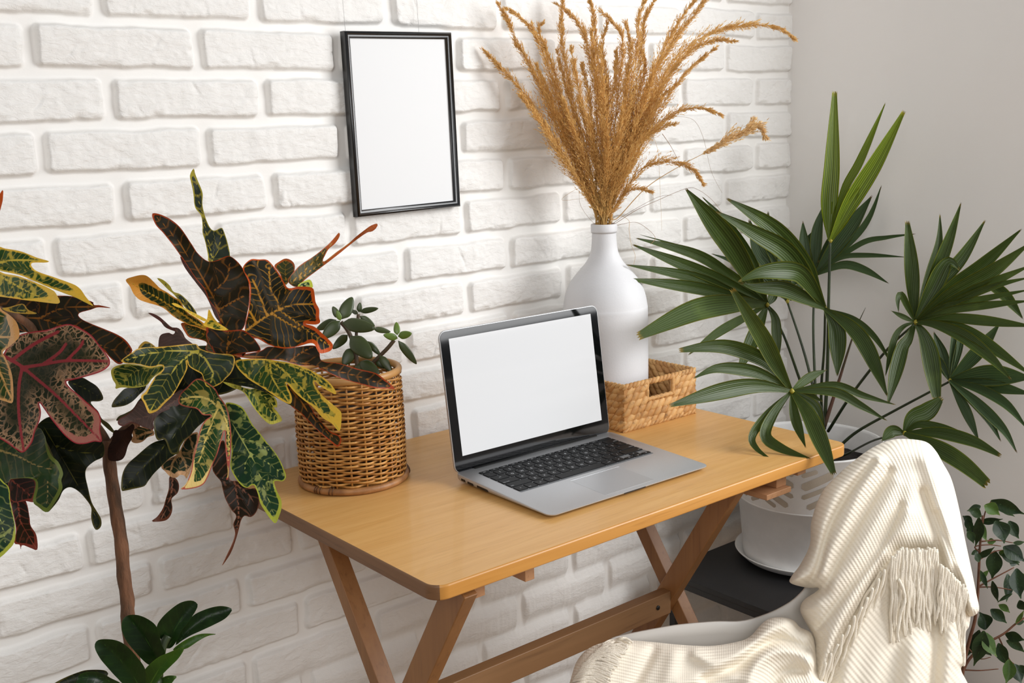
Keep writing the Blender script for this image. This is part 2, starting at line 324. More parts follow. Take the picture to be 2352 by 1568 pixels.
# ------------------------------------------------------------------ setting
def vnoise(nx, nz, cell, seed):
    g = np.random.default_rng(seed); gx, gz = int(nx/cell)+4, int(nz/cell)+4
    G = g.standard_normal((gz, gx)); x = np.arange(nx)/cell; z = np.arange(nz)/cell
    xi, zi = x.astype(int), z.astype(int); fx, fz = x-xi, z-zi
    fx = fx*fx*(3-2*fx); fz = fz*fz*(3-2*fz)
    A = G[np.ix_(zi, xi)]; B = G[np.ix_(zi, xi+1)]; D = G[np.ix_(zi+1, xi)]; E = G[np.ix_(zi+1, xi+1)]
    return (A*(1-fx)+B*fx)*(1-fz[:, None])+(D*(1-fx)+E*fx)*fz[:, None]
def brick_wall():
    X0, X1, Z0, Z1 = -.35, 2.125, 0.0, 1.86
    x = np.r_[np.arange(X0, .28, .012), np.arange(.28, 2.1249, .0021), X1]; z = np.r_[np.arange(0, .40, .012), np.arange(.40, 1.60, .0021), np.arange(1.60, Z1, .008)]; nx, nz = len(x), len(z); XX, ZZ = np.meshgrid(x, z)
    wx = vnoise(nx, nz, 20, 1)*.0011+vnoise(nx, nz, 7, 2)*.0006; wz = vnoise(nx, nz, 23, 3)*.0013+vnoise(nx, nz, 8.5, 4)*.0006
    P, Q, z0 = .07158, .2388, 1.4364
    H = np.zeros_like(XX); F = np.zeros_like(XX); g = np.random.default_rng(5)
    n1 = vnoise(nx, nz, 13, 6); n2 = vnoise(nx, nz, 6, 7); n3 = vnoise(nx, nz, 3, 8); n0 = vnoise(nx, nz, 31, 9)
    rid = -np.abs(vnoise(nx, nz, 24, 10)+.3*n1)
    for k in range(-6, 22):
        zc = z0-P*(k-.5); off = .467 if k % 2 else .568
        xs = [off+Q*j for j in range(-4, 9)]
        if k % 2 == 0: xs = [a for a in xs]
        xs = [a for a in xs if a < X1-.06]+[X1+.012]
        for a, b in zip(xs[:-1], xs[1:]):
            ja, jb = g.normal(0, .0012), g.normal(0, .0012)
            xa, xb = a+.0075+ja, b-.0075+jb
            zh = P/2-.0072+g.normal(0, .0006); zo = g.normal(0, .0008)
            i0, i1 = np.searchsorted(x, xa-.02), np.searchsorted(x, xb+.02); k0, k1 = np.searchsorted(z, zc-.05), np.searchsorted(z, zc+.05)
            if i1 <= i0 or k1 <= k0: continue
            sl = (slice(k0, k1), slice(i0, i1))
            cx, hw = (xa+xb)/2, (xb-xa)/2; r = .009
            tl = g.normal(0, .006)
            dx = np.abs(XX[sl]+wx[sl]-cx)-hw+r; dz = np.abs(ZZ[sl]+wz[sl]-zc-zo-tl*(XX[sl]-cx))-zh+r
            sd = r-np.hypot(np.maximum(dx, 0), np.maximum(dz, 0))-np.minimum(np.maximum(dx, dz), 0)*1.0
            s = np.clip((sd+.0015)/.0062, 0, 1); s = s*s*(3-2*s)
            hgt = .0122+g.normal(0, .0007)+(XX[sl]-cx)*g.normal(0, .006)+(ZZ[sl]-zc)*g.normal(0, .02)
            ca, sa = math.cos(g.uniform(0, PI)), math.sin(g.uniform(0, PI)); o = g.uniform(-.05, .05)
            crack = (XX[sl]-cx)*ca+(ZZ[sl]-zc)*sa*1.0-o+n1[sl]*.002
            facet = np.where(crack > 0, 1.0, -.6)*.0005*g.uniform(.2, 1.2)
            hh = s*(hgt+n0[sl]*.0006+n1[sl]*.00045+n2[sl]*.00028+n3[sl]*.00022+facet+np.clip(rid[sl]+.35, -.35, .35)*.0009)
            X_, Z_ = XX[sl]-cx, ZZ[sl]-zc; pl = np.full(X_.shape, 9.0)
            for _ in range(7):
                pl = np.minimum(pl, g.uniform(.0, .0011)+g.normal(0, .03)*(X_-g.uniform(-hw, hw))+g.normal(0, .06)*(Z_-g.uniform(-.02, .02)))
            hh = hh+s*np.clip(pl, -.0022, .001)
            for _ in range(g.integers(1, 4)):
                px_, pz_, an = g.uniform(-hw, hw), g.uniform(-.03, .03), g.uniform(.5, 2.6); dxx, dzz = X_-px_+n1[sl]*.0022, Z_-pz_+n2[sl]*.0012
                al_ = dxx*math.cos(an)+dzz*math.sin(an); dd_ = -dxx*math.sin(an)+dzz*math.cos(an); ln_ = g.uniform(.012, .035)
                hh = hh-s*np.exp(-(dd_/.0017)**2)*np.clip(1-np.abs(al_)/ln_, 0, 1)*g.uniform(.0006, .0022)-s*np.where(dd_ > 0, .0006, 0)*np.clip(1-np.abs(al_)/ln_, 0, 1)*np.exp(-np.abs(dd_)/.012)
            chip = np.clip(1-sd/.011, 0, 1)*np.where(Z_ < 0, 1.3, .5)*np.clip(n2[sl]+n1[sl]*.6, 0, 2)*.0030
            hh = hh-chip*s
            better = hh > H[sl]; H[sl] = np.where(better, hh, H[sl]); F[sl] = np.maximum(F[sl], s)
    H = H+n0*.0003*(1-F)
    co = np.stack([XX, -H, ZZ], -1).reshape(-1, 3)
    i = np.arange(nx*nz).reshape(nz, nx)
    q = np.stack([i[:-1, :-1], i[:-1, 1:], i[1:, 1:], i[1:, :-1]], -1).reshape(-1, 4)
    me = bpy.data.meshes.new('wall_back'); me.vertices.add(len(co)); me.vertices.foreach_set('co', co.ravel().astype('f'))
    me.loops.add(q.size); me.loops.foreach_set('vertex_index', q.ravel().astype('i'))
    me.polygons.add(len(q)); me.polygons.foreach_set('loop_start', np.arange(0, q.size, 4, dtype='i')); me.polygons.foreach_set('loop_total', np.full(len(q), 4, 'i'))
    me.update(calc_edges=True)
    a = me.attributes.new('face', 'FLOAT', 'POINT'); a.data.foreach_set('value', (.12+.88*F).ravel().astype('f'))
    o = link('wall_back', me, M['brick']); tag(o, kind='structure')
brick_wall()
b = MB(); b.box(2.125, 2.225, -.70, .1, 0, 1.86); b.box(2.125, 2.225, -3.0, -.70, 0, .86); tag(b.build('wall_right', M['wall'], smooth=False), kind='structure')
b = MB(); b.box(-3.5, 3.6, -5.0, .0, -.05, 0); tag(b.build('floor', M['floor'], smooth=False), kind='structure')

# ------------------------------------------------------------------ folding table
TX0, TX1, TY0, TY1, TZ = .689, 1.5315, -.581, -.0235, .74
tab = empty('folding_table', ((TX0+TX1)/2, (TY0+TY1)/2, 0), 'folding wooden table with a varnished honey-coloured top and crossed brown legs, against the brick wall', 'table')
def rrect(x0, x1, y0, y1, r, n=8):
    P = []
    for cx, cy, a0 in ((x1-r, y1-r, 0), (x0+r, y1-r, 90), (x0+r, y0+r, 180), (x1-r, y0+r, 270)):
        for k in range(n+1):
            a = math.radians(a0+90*k/n); P.append((cx+r*math.cos(a), cy+r*math.sin(a)))
    return P
def slab(b, rings, m=0):
    n = len(rings[0]); vs = [p for r in rings for p in r]
    fs = [(i*n+k, i*n+(k+1) % n, (i+1)*n+(k+1) % n, (i+1)*n+k) for i in range(len(rings)-1) for k in range(n)]
    fs += [tuple(range(n))[::-1], tuple((len(rings)-1)*n+k for k in range(n))]
    b.add(vs, fs, m)
def rslab(b, x0, x1, y0, y1, z0, z1, r, e, m=0, n=8):
    R = []
    for k, (ins, z) in enumerate([(e, z0), (e*.3, z0+e*.3), (0, z0+e), (0, z1-e), (e*.3, z1-e*.3), (e, z1)]):
        R.append([(x, y, z) for x, y in rrect(x0+ins, x1-ins, y0+ins, y1-ins, max(r-ins, .0005), n)])
    slab(b, R, m)
b = MB(); rslab(b, TX0, TX1, TY0, TY1, TZ-.0195, TZ, .022, .0028)
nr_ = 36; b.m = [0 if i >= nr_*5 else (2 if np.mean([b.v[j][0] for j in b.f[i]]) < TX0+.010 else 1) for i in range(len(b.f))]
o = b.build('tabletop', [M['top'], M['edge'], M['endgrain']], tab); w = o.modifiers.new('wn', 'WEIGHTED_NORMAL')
def leg(name, x0, x1, P, Q, wdt, mt):
    P, Q = np.array(P, float), np.array(Q, float); d = (Q-P)/np.linalg.norm(Q-P); nrm = np.array([-d[1], d[0]])*wdt/2
    b = MB(); c = [P-nrm, P+nrm, Q+nrm, Q-nrm]
    vs = [(x, y, z) for x in (x0, x1) for y, z in c]
    b.add(vs, [(0, 1, 2, 3), (7, 6, 5, 4), (0, 4, 5, 1), (1, 5, 6, 2), (2, 6, 7, 3), (3, 7, 4, 0)])
    return b.build(name, mt, tab, bevel=.0015)
ZL = .7205
leg('leg', 1.295, 1.316, (-.5315, ZL), (-.088, .005), .034, M['leg'])
leg('leg', 1.3175, 1.341, (-.2045, ZL), (-.695, .005), .026, M['leg'])
leg('leg', .738, .759, (-.5560, ZL), (-.1115, .005), .040, M['leg'])
leg('leg', .7605, .787, (-.1425, ZL), (-.639, .005), .026, M['leg'])
b = MB(); b.box(.7885, 1.2945, -.399, -.377, .453, .4925); b.build('stretcher', M['stretch'], tab, bevel=.0015)
b = MB(); b.tube([(1.262, -.4005, .473), (1.262, -.3985, .473)], .004, 10); b.build('bolt_hole', M['dark'], tab)
for x0, x1, ya, z0 in ((.759, .783, -.5555, .695), (.851, .867, -.553, .691), (1.375, 1.400, -.553, .6925), (1.43, 1.452, -.553, .7005)):
    b = MB(); b.box(x0, x1, ya, -.06, z0, .7205); b.build('batten', M['rawblock'], tab, bevel=.001)
b = MB(); b.box(1.338, 1.400, -.563, -.47, .6835, .6925); b.build('plywood_slider', M['rawblock'], tab, bevel=.001)

# ------------------------------------------------------------------ picture frame
FC = Vector((1.0535, -.0215, 1.2845)); fr = empty('picture_frame', FC, 'thin black picture frame with a blank white sheet, hanging on the white brick wall', 'picture frame')
fr.rotation_euler = (0, math.radians(-.75), 0)
bpy.context.view_layer.update()
def mould(b, w, h, prof):
    R = []
    for off, y in prof: R.append([(-w/2+off, y, -h/2+off), (w/2-off, y, -h/2+off), (w/2-off, y, h/2-off), (-w/2+off, y, h/2-off)])
    n = 4; vs = [p for r in R for p in r]; L = len(R)
    fs = [(i*n+k, i*n+(k+1) % n, ((i+1) % L)*n+(k+1) % n, ((i+1) % L)*n+k) for i in range(L) for k in range(n)]
    b.add(vs, fs)
def child(name, b, mt, par, **k):
    o = b.build(name, mt, None, **k); o.parent = par; return o
FWd, FHt = .2115, .2965
b = MB(); mould(b, FWd, FHt, [(0, .008), (0, -.004), (.0012, -.0066), (.0035, -.0080), (.0055, -.0066), (.0062, -.0050), (.0085, -.0046), (.0108, -.0030), (.0112, .0), (.0112, .008)])
o = child('moulding', b, M['black'], fr, smooth=True, auto=1); md = o.modifiers.new('e', 'EDGE_SPLIT'); md.split_angle = math.radians(50)
b = MB(); b.box(-FWd/2+.0108, FWd/2-.0108, -.0003, .004, -FHt/2+.0108, FHt/2-.0108); child('white_sheet', b, M['paper'], fr, smooth=False)
for x in (-.098, .045):
    b = MB(); b.tube([(x, .004, FHt/2-.004), (x-.004, .004, FHt/2+.25)], .0003, 5); child('hanging_thread', b, mat('clear_thread', '#d0d0d0', .3), fr)

# ------------------------------------------------------------------ laptop
LPW, LPD = .325, .227
lap = empty('laptop', (1.1025, -.3940, TZ), 'open silver laptop with black keys and a blank white screen, on the wooden table', 'laptop')
lap.rotation_euler = (0, 0, math.radians(-.81))
def zt(y):  # top is level, the underside wedges up to the front
    return .0165
def zb(y): return .0165-(.0036+.0106*(y+.1135)/.227)
b = MB()
P0 = rrect(-LPW/2, LPW/2, -LPD/2, LPD/2, .012, 8)
def ring(ins, top):
    R = []
    for x, y in rrect(-LPW/2+ins, LPW/2-ins, -LPD/2+ins, LPD/2-ins, .012-ins*.6, 8):
        zz = zt(y) if top == 1 else (zb(y) if top == 0 else zt(y)*(top)+zb(y)*(1-top)); R.append((x, y, zz))
    return R
slab(b, [ring(.010, 0), ring(.004, .12), ring(.0008, .4), ring(0, .65), ring(0, .93), ring(.0006, 1)])
ob = child('base', b, M['alu'], lap); ob.rotation_euler = (math.radians(2.4), 0, 0); ob.location = (0, 0, -.0047); ob.modifiers.new('e', 'EDGE_SPLIT').split_angle = math.radians(60)
ZT_ = .0165
def sub(name, b, mt, par, **k):
    o = b.build(name, mt, None, **k); o.parent = par; return o
b = MB(); b.box(-.05, .05, -.104, -.028, ZT_-.0001, ZT_+.00012); sub('trackpad', b, mat('trackpad_aluminium', '#b6b7b9', .36, metal=.6), ob, smooth=False)
b = MB(); b.box(-.0505, .0505, -.028, -.0272, ZT_, ZT_+.0002); sub('trackpad_edge', b, M['alu_edge'], ob, smooth=False)
b = MB()
for y0, y1, zc in ((.086, .096, .0088), (.066, .080, .0084), (.030, .056, .0092)): b.box(-LPW/2-.0001, -LPW/2+.002, y0, y1, zc-.0002, zc+.0032)
sub('side_port', b, M['dark'], ob, smooth=False)
b = MB(); b.box(-.022, .022, -LPD/2-.0002, -LPD/2+.003, ZT_-.0024, ZT_-.0008); sub('front_notch', b, M['dark'], ob, smooth=False)
# keyboard
kb = MB(); kx0, kx1, ky0, ky1 = -.1375, .1375, -.018, .089
slab(kb, [[(x, y, ZT_-.0002) for x, y in rrect(kx0, kx1, ky0, ky1, .002, 3)], [(x, y, ZT_+.0001) for x, y in rrect(kx0, kx1, ky0, ky1, .002, 3)]])
well = child('keyboard_well', kb, mat('keyboard_well', '#7d7f82', .5, metal=.6), lap, smooth=False)
well.rotation_euler = (math.radians(2.4), 0, 0); well.location = (0, 0, -.0047)
GL = {}
def glyph(s):
    if s in GL: return GL[s]
    cu = bpy.data.curves.new('t', 'FONT'); cu.body = s; cu.size = 1; cu.resolution_u = 2
    o = bpy.data.objects.new('t', cu); C.objects.link(o); dg = bpy.context.evaluated_depsgraph_get(); dg.update()
    me = o.evaluated_get(dg).to_mesh(); v = [tuple(x.co) for x in me.vertices]; f = [tuple(p.vertices) for p in me.polygons]
    o.evaluated_get(dg).to_mesh_clear(); bpy.data.objects.remove(o); bpy.data.curves.remove(cu); GL[s] = (v, f); return GL[s]
U_ = .01897; KH = .0183
rows = [([('esc', 1)]+[('F%d' % i, 1) for i in range(1, 13)]+[('', 1.5)], .0095),
        ([(c, 1) for c in '`1234567890-=']+[('delete', 1.5)], KH), ([('tab', 1.5)]+[(c, 1) for c in 'QWERTYUIOP[]\\'], KH),
        ([('caps lock', 1.75)]+[(c, 1) for c in "ASDFGHJKL;'"]+[('return', 1.75)], KH),
        ([('shift', 2.25)]+[(c, 1) for c in 'ZXCVBNM,./']+[('shift', 2.25)], KH),
        ([('fn', 1), ('ctrl', 1), ('alt', 1), ('cmd', 1.25), ('', 5), ('cmd', 1.25), ('alt', 1), ('AR', 3)], KH)]
def key(x0, x1, y0, y1, txt):
    b = MB(); g = .0011; x0 += g; x1 -= g; y0 += g; y1 -= g; z0 = ZT_+.0001; z1 = ZT_+.0013
    slab(b, [[(x, y, z0) for x, y in rrect(x0, x1, y0, y1, .0012, 3)], [(x, y, z1-.0003) for x, y in rrect(x0, x1, y0, y1, .0012, 3)],
             [(x, y, z1) for x, y in rrect(x0+.0003, x1-.0003, y0+.0003, y1-.0003, .001, 3)]])
    if txt:
        v, f = glyph(txt); s = .0062 if len(txt) == 1 else .0034
        xs = [p[0] for p in v]; w = (max(xs)+min(xs))*s
        if len(txt) == 1 or len(txt) <= 3: ox, oy = (x0+x1)/2-w/2, (y0+y1)/2-.35*s
        else: ox, oy = (x0+.0012 if x0 < 0 else x1-.0012-w), y0+.003
        b.add([(ox+p[0]*s, oy+p[1]*s, z1+.00006) for p in v], f, 1)
    o = b.build('key', None, None, smooth=False); o.data.materials.append(M['key']); o.data.materials.append(M['legend']); o.parent = well
y = ky1-.0008
for keys, h in rows:
    x = kx0+.0004
    for c, wd in keys:
        if c == 'AR':
            key(x, x+U_, y-h, y-h/2, '<'); key(x+U_, x+2*U_, y-h/2, y, '^'); key(x+U_, x+2*U_, y-h, y-h/2, 'v'); key(x+2*U_, x+3*U_-.0008, y-h, y-h/2, '>')
        else:
            xe = min(x+wd*U_, kx1-.0004); key(x, xe, y-h, y, c); x = xe
    y -= h+.0002
# hinge and lid
b = MB(); b.tube([(-.128, .109, .0135), (.128, .109, .0135)], .0052, 14); child('hinge', b, M['dark'], lap)
LT = math.radians(7.3); LH = .219
lidM = Matrix.Translation((0, .1125, .0155)) @ Matrix.Rotation(-LT, 4, 'X')
def lidp(vs): return [tuple(lidM @ Vector(p)) for p in vs]
def lidbox(name, ring2, y0, y1, mt, par, e=.0, sm=False):
    b = MB(); R = [lidp([(x, y0, z) for x, z in ring2]), lidp([(x, y1, z) for x, z in ring2])]; slab(b, R); return sub(name, b, mt, par, smooth=sm)
b = MB(); PR = lambda i, r: rrect(-LPW/2+i, LPW/2-i, -.002+i, LH-i, r, 8)
slab(b, [lidp([(x, yy, z) for x, z in PR(i, .0125-i)]) for i, yy in ((.0005, -.0022), (0, -.0012), (0, .0012), (.0015, .0034), (.006, .0046))])
lid = child('lid', b, M['alu'], lap); lid.modifiers.new('e', 'EDGE_SPLIT').split_angle = math.radians(50)
lidbox('bezel', rrect(-LPW/2+.0014, LPW/2-.0014, -.001, LH-.0014, .0112, 8), -.0029, -.0022, M['bezel'], lid)
lidbox('screen', rrect(-LPW/2+.0165, LPW/2-.0165, .0235, LH-.0135, .0004, 2), -.0031, -.0028, M['screen'], lid)

# ------------------------------------------------------------------ vase
b = MB(); vx, vy = 1.409, -.132; z0 = TZ+.0075
prof = [(0, z0), (.070, z0), (.077, z0+.006), (.0785, z0+.02), (.0790, .93), (.0780, .955), (.0740, .978), (.0665, .998), (.0560, 1.014), (.0440, 1.029), (.0345, 1.041), (.0275, 1.055), (.0243, 1.068), (.0228, 1.085), (.0222, 1.10)]
P = cat([(r, 0, z) for r, z in prof[3:]], 4); pr = prof[:3]+[(p[0], p[2]) for p in P]
# the neck top is at the pixel height of the mouth
zt_ = float(aty(1387, 533, vy)[2]); kz = (zt_-z0)/(1.10-z0); pr = [(r, z0+(z-z0)*kz) for r, z in pr]
zn = pr[-1][1]; pr += [(.0238, zn-.0005), (.0242, zn+.003), (.0242, zn+.0135), (.0232, zn+.0155), (.0205, zn+.0155), (.0196, zn+.012), (.0190, zn-.12), (0, zn-.121)]
b.lathe(pr, (vx, vy), 72); tag(b.build('bottle_vase', M['vase']), 'tall matte white bottle vase with a narrow neck, standing in the seagrass basket', 'vase')
MOUTH = np.array([vx, vy, zn+.0155])

# ------------------------------------------------------------------ seagrass box basket
BX0, BX1, BY0, BY1, BZ0, BZ1 = 1.317, 1.501, -.270, -.042, TZ+.0008, .8245
bas = empty('seagrass_basket', ((BX0+BX1)/2, (BY0+BY1)/2, TZ), 'rectangular braided seagrass basket with a handle hole, behind the laptop', 'basket')
def lozenge(b, c, ax, nr, L, w, h, rn, A):
    c, ax, nr = map(lambda q: np.asarray(q, float), (c, ax, nr)); ax = ax/np.linalg.norm(ax); sd = np.cross(nr, ax); vs = []; n = 8; m = 7
    for i in range(m):
        t = i/(m-1); rr = math.sin(PI*(.04+.92*t))**.65; off = (t-.5)*L
        for k in range(n):
            a = 2*PI*k/n; wr = 1+.10*math.sin(3*a+rn*9)
            vs.append(c+ax*off+sd*(w*rr*math.cos(a)*wr)+nr*(h*rr*math.sin(a)*wr)+sd*(w*.35*math.sin((t-.5)*3)))
    fs = [(i*n+k, i*n+(k+1) % n, (i+1)*n+(k+1) % n, (i+1)*n+k) for i in range(m-1) for k in range(n)]+[tuple(range(n))[::-1], tuple((m-1)*n+k for k in range(n))]
    b.add(vs, fs); A.extend([rn]*len(vs))
def panel(name, P0, dirx, nrm, length, hole=None):
    b = MB(); A = []; dirx, nrm = np.array(dirx, float), np.array(nrm, float); zs = np.array([0, 0, 1.0]); rowsN = 6; rh = (BZ1-BZ0-.012)/rowsN
    for r in range(rowsN):
        zc = BZ0+.006+rh*(r+.5); n = int(length/.0165)
        for i in range(-1, n+1):
            x = (i+.5+(r % 2)*.5)*length/n
            if x < .004 or x > length-.004: continue
            if hole and hole[0]-.004 < x < hole[1]+.004 and zc > hole[2]: continue
            rn = random.random(); ang = math.radians(20+random.uniform(-8, 8))
            ax = dirx*math.cos(ang)+zs*math.sin(ang)
            lozenge(b, np.array(P0)+dirx*x+zs*(zc-P0[2])+nrm*random.uniform(-.001, .001), ax, nrm, .0265, .0073, .0052, rn, A)
    if hole:
        for x in hole[:2]:
            p = [np.array(P0)+dirx*x+zs*(z-P0[2]) for z in np.linspace(hole[2]-.002, BZ1, 9)]; k = len(b.v); b.tube(p, [.0042+.0006*math.sin(j*2.2) for j in range(9)], 8); A.extend([.4]*(len(b.v)-k))
        p = [np.array(P0)+dirx*x+zs*(hole[2]+.001-P0[2]) for x in np.linspace(hole[0], hole[1], 20)]; k = len(b.v); b.tube(p, [.0040+.0008*math.sin(j*1.9) for j in range(20)], 8); A.extend([.5]*(len(b.v)-k))
    b.at['rnd'] = A; return b.build(name, M['sea'], bas)
HZ = .7885
panel('front_panel', (BX0, BY0, BZ0), (1, 0, 0), (0, -1, 0), BX1-BX0, (.0575, .124, HZ))
panel('back_panel', (BX1, BY1, BZ0), (-1, 0, 0), (0, 1, 0), BX1-BX0)
panel('side_panel', (BX0, BY1, BZ0), (0, -1, 0), (-1, 0, 0), BY1-BY0)
panel('side_panel', (BX1, BY0, BZ0), (0, 1, 0), (1, 0, 0), BY1-BY0)
def cord(name, z, r, pitch):
    b = MB(); A = []; P = [(BX0, BY0), (BX1, BY0), (BX1, BY1), (BX0, BY1), (BX0, BY0)]
    for (x0, y0), (x1, y1) in zip(P[:-1], P[1:]):
        L = math.hypot(x1-x0, y1-y0); n = int(L/pitch); d = np.array([x1-x0, y1-y0, 0])/L; nr = np.array([d[1], -d[0], 0])
        for i in range(n):
            lozenge(b, np.array([x0, y0, z])+d*(i+.5)*L/n, d+np.array([0, 0, .38]), nr, pitch*1.75, r*1.0, r*1.05, random.random(), A)
    b.at['rnd'] = A; return b.build(name, M['sea'], bas)
cord('rim_cord', BZ1-.003, .0042, .0095); cord('base_cord', BZ0+.0046, .0044, .0105)
b = MB(); b.box(BX0+.003, BX1-.003, BY0+.003, BY1-.003, BZ0+.001, BZ0+.0058); b.at['rnd'] = [.8]*8; b.build('basket_floor', M['sea'], bas, smooth=False)
b = MB()
for (x0, x1, y0, y1) in ((BX0-.0005, BX1+.0005, BY0-.0012, BY0+.0012), (BX0-.0005, BX1+.0005, BY1-.0012, BY1+.0012), (BX0-.0012, BX0+.0012, BY0, BY1), (BX1-.0012, BX1+.0012, BY0, BY1)):
    if y0 == BY0-.0012:
        b.box(x0, x0+.056, y0, y1, BZ0, BZ1-.006); b.box(BX0+.126, x1, y0, y1, BZ0, BZ1-.006); b.box(x0+.056, BX0+.126, y0, y1, BZ0, HZ-.003)
    else: b.box(x0, x1, y0, y1, BZ0, BZ1-.006)
b.at['rnd'] = [1.0]*len(b.v); b.build('inner_weave', M['sea'], bas, smooth=False)

# ------------------------------------------------------------------ wicker planter
WX, WY, WR, WZ0, WZ1 = .8405, -.1500, .0795, TZ+.010, .9125
wk = empty('wicker_basket', (WX, WY, TZ), 'round golden wicker basket with a cane rim, holding the jade plant', 'basket')
NS = 22
def wrad(z): return WR+.0012*math.sin((z-WZ0)*22)
b = MB(); A = []; NR = 41
for k in range(NR):
    z = WZ0+.002+(WZ1-WZ0-.008)*(k+.5)/NR; N = NS*8; pts = []; jit = random.uniform(-.0005, .0005); r_ = random.random(); ph = random.uniform(-.1, .1)
    n = 6; vs = []
    for i in range(N):
        th = 2*PI*i/N; s = math.sin(NS/2*th+k*PI+ph*.3); off = .0034*math.copysign(abs(s)**.7, s)
        rr = wrad(z)+off; zz = z+jit+.0006*math.sin(th*3+k)+.0005*math.sin(th*7+k*2)
        for q in range(n):
            a = 2*PI*q/n; vs.append((WX+(rr+.0011*math.cos(a))*math.cos(th), WY+(rr+.0011*math.cos(a))*math.sin(th), zz+.00195*math.sin(a)))
        A.extend([min(1, max(0, r_+.35*math.sin(th*5+k*3)))]*n)
    b.add(vs, [(i*n+q, i*n+(q+1) % n, ((i+1) % N)*n+(q+1) % n, ((i+1) % N)*n+q) for i in range(N) for q in range(n)])
b.at['rnd'] = A; b.build('woven_wall', M['wicker'], wk)
b = MB()
for i in range(NS):
    th = 2*PI*(i+.5)/NS; b.tube([(WX+wrad(z)*math.cos(th), WY+wrad(z)*math.sin(th), z) for z in np.linspace(WZ0-.004, WZ1+.002, 8)], .0016, 6)
b.at['rnd'] = [.7]*len(b.v); b.build('stakes', M['wicker'], wk)
def torus(b, R, r, z, N=72, n=12, rz=None):
    vs = [(WX+(R+r*math.cos(2*PI*q/n))*math.cos(2*PI*i/N), WY+(R+r*math.cos(2*PI*q/n))*math.sin(2*PI*i/N), z+(rz or r)*math.sin(2*PI*q/n)) for i in range(N) for q in range(n)]
    b.add(vs, [(i*n+q, i*n+(q+1) % n, ((i+1) % N)*n+(q+1) % n, ((i+1) % N)*n+q) for i in range(N) for q in range(n)])
b = MB(); torus(b, WR-.0005, .0048, WZ1+.001, rz=.0058); b.build('rim', mat('light_cane_rim', '#bb8a50', .42), wk)
b = MB(); torus(b, WR+.0015, .0056, TZ+.0058, rz=.0054); b.build('base_ring', M['cane'], wk)
b = MB(); b.lathe([(0, TZ+.003), (WR, TZ+.003), (WR, TZ+.006), (0, TZ+.006)], (WX, WY), 40); b.at['rnd'] = [.8]*len(b.v); b.build('basket_floor', M['wicker'], wk)
for a0 in (196, 200, 204, 214, 218, -22, -27, -32, -17, -12, -7):
    b = MB()
    th = math.radians(a0+random.uniform(-1, 1)); c = np.array([WX+(WR+.0015)*math.cos(th), WY+(WR+.0015)*math.sin(th), TZ+.0066]); rd = np.array([math.cos(th), math.sin(th), 0])
    b.tube([c+rd*.0068*math.cos(q)+np.array([0, 0, .0062*math.sin(q)+.0008])+np.array([-math.sin(th), math.cos(th), 0])*.0015*math.sin(q) for q in np.linspace(0, 2*PI, 14)], .0008, 5, cap=False); b.build('cane_binding', M['dcane'], wk)


# ------------------------------------------------------------------ black side table and palm pot
PX, PY, PZ = 1.897, -.2387, .338
st = empty('side_table', (1.83, -.26, 0), 'low black side table under the potted palm, in the corner', 'side table')
sx0, sx1, sy0, sy1 = 1.615, 2.10, -.50, -.075
b = MB(); b.box(sx0, sx1, sy0, sy1, PZ-.012, PZ); b.build('tabletop', M['blackshelf'], st, bevel=.0015)
b = MB(); b.box(sx0+.006, sx1-.006, sy0+.006, sy1-.006, PZ-.028, PZ-.0125); b.build('apron', M['blackshelf'], st, bevel=.001)
for x in (sx0+.02, sx1-.02):
    for yy in (sy0+.02, sy1-.02):
        b = MB(); b.box(x-.008, x+.008, yy-.008, yy+.008, 0, PZ-.0285); b.build('leg', M['blackshelf'], st, bevel=.001)
b = MB(); z = PZ+.0005
b.lathe([(0, z), (.122, z), (.137, z+.006), (.150, z+.019), (.152, z+.0215), (.149, z+.022), (.135, z+.009), (.121, z+.0035), (0, z+.0035)], (PX, PY), 80)
tag(b.build('plant_saucer', M['pot']), 'round white plastic saucer under the palm pot, on the black side table', 'saucer')
pot = empty('potted_palm', (PX, PY, PZ+.005), 'tall fan palm in a white pot with slotted grille band, on the black side table', 'plant')
PR_ = .155; PT = .598; z = PZ+.0052
b = MB(); b.lathe([(0, z), (.1300, z), (.134, z+.004), (.1350, z+.02), (.1455, .480), (.1475, .4805), (.1465, .4835)], (PX, PY), 96); b.build('lower_pot', M['pot'], pot)
b = MB(); b.lathe([(.1455, .4800), (.1462, .4815), (.1505, PT-.006), (.1535, PT-.004), (.1540, PT), (.1500, PT), (.1480, PT-.006), (.147, PT-.05), (.143, PT-.075)], (PX, PY), 96); b.build('upper_band', M['pot'], pot)
def pr_at(z): return .1462+(z-.4815)*(.0043/(PT-.4875))
b = MB()
def slot(b, s0, z0, s1, z1, w, ex=.0006):
    n = 16; L = math.hypot(s1-s0, z1-z0); d = ((s1-s0)/L, (z1-z0)/L); nn = (-d[1], d[0]); vs = []
    for k in range(n+1):
        q = k/n*L; e = min(q, L-q); hw = w*math.sqrt(max(0, 1-max(0, 1-e/w)**2)) if e < w else w
        for sg in (-1, 1):
            a = (s0+d[0]*q+nn[0]*hw*sg)/.148; Z2 = z0+d[1]*q+nn[1]*hw*sg; R = pr_at(Z2)+ex
            vs.append((PX+R*math.cos(a), PY+R*math.sin(a), Z2))
    b.add(vs, [(2*k, 2*k+1, 2*k+3, 2*k+2) for k in range(n)])
for g in range(12):
    base = math.radians(-167+30*g)*.148; fl = 1 if g % 2 else -1; h = .031
    for (u0, v0, u1, v1, w) in ((-h, .565, .0, .577, .0045), (-h, .5395, h, .5705, .0085), (-h, .5185, h, .5470, .0048), (-.020, .4975, h, .5250, .0062), (.006, .4925, h, .5045, .0042)):
        slot(b, base+u0*fl, v0, base+u1*fl, v1, w)
b.build('grille_slot', M['slot'], pot, smooth=False)
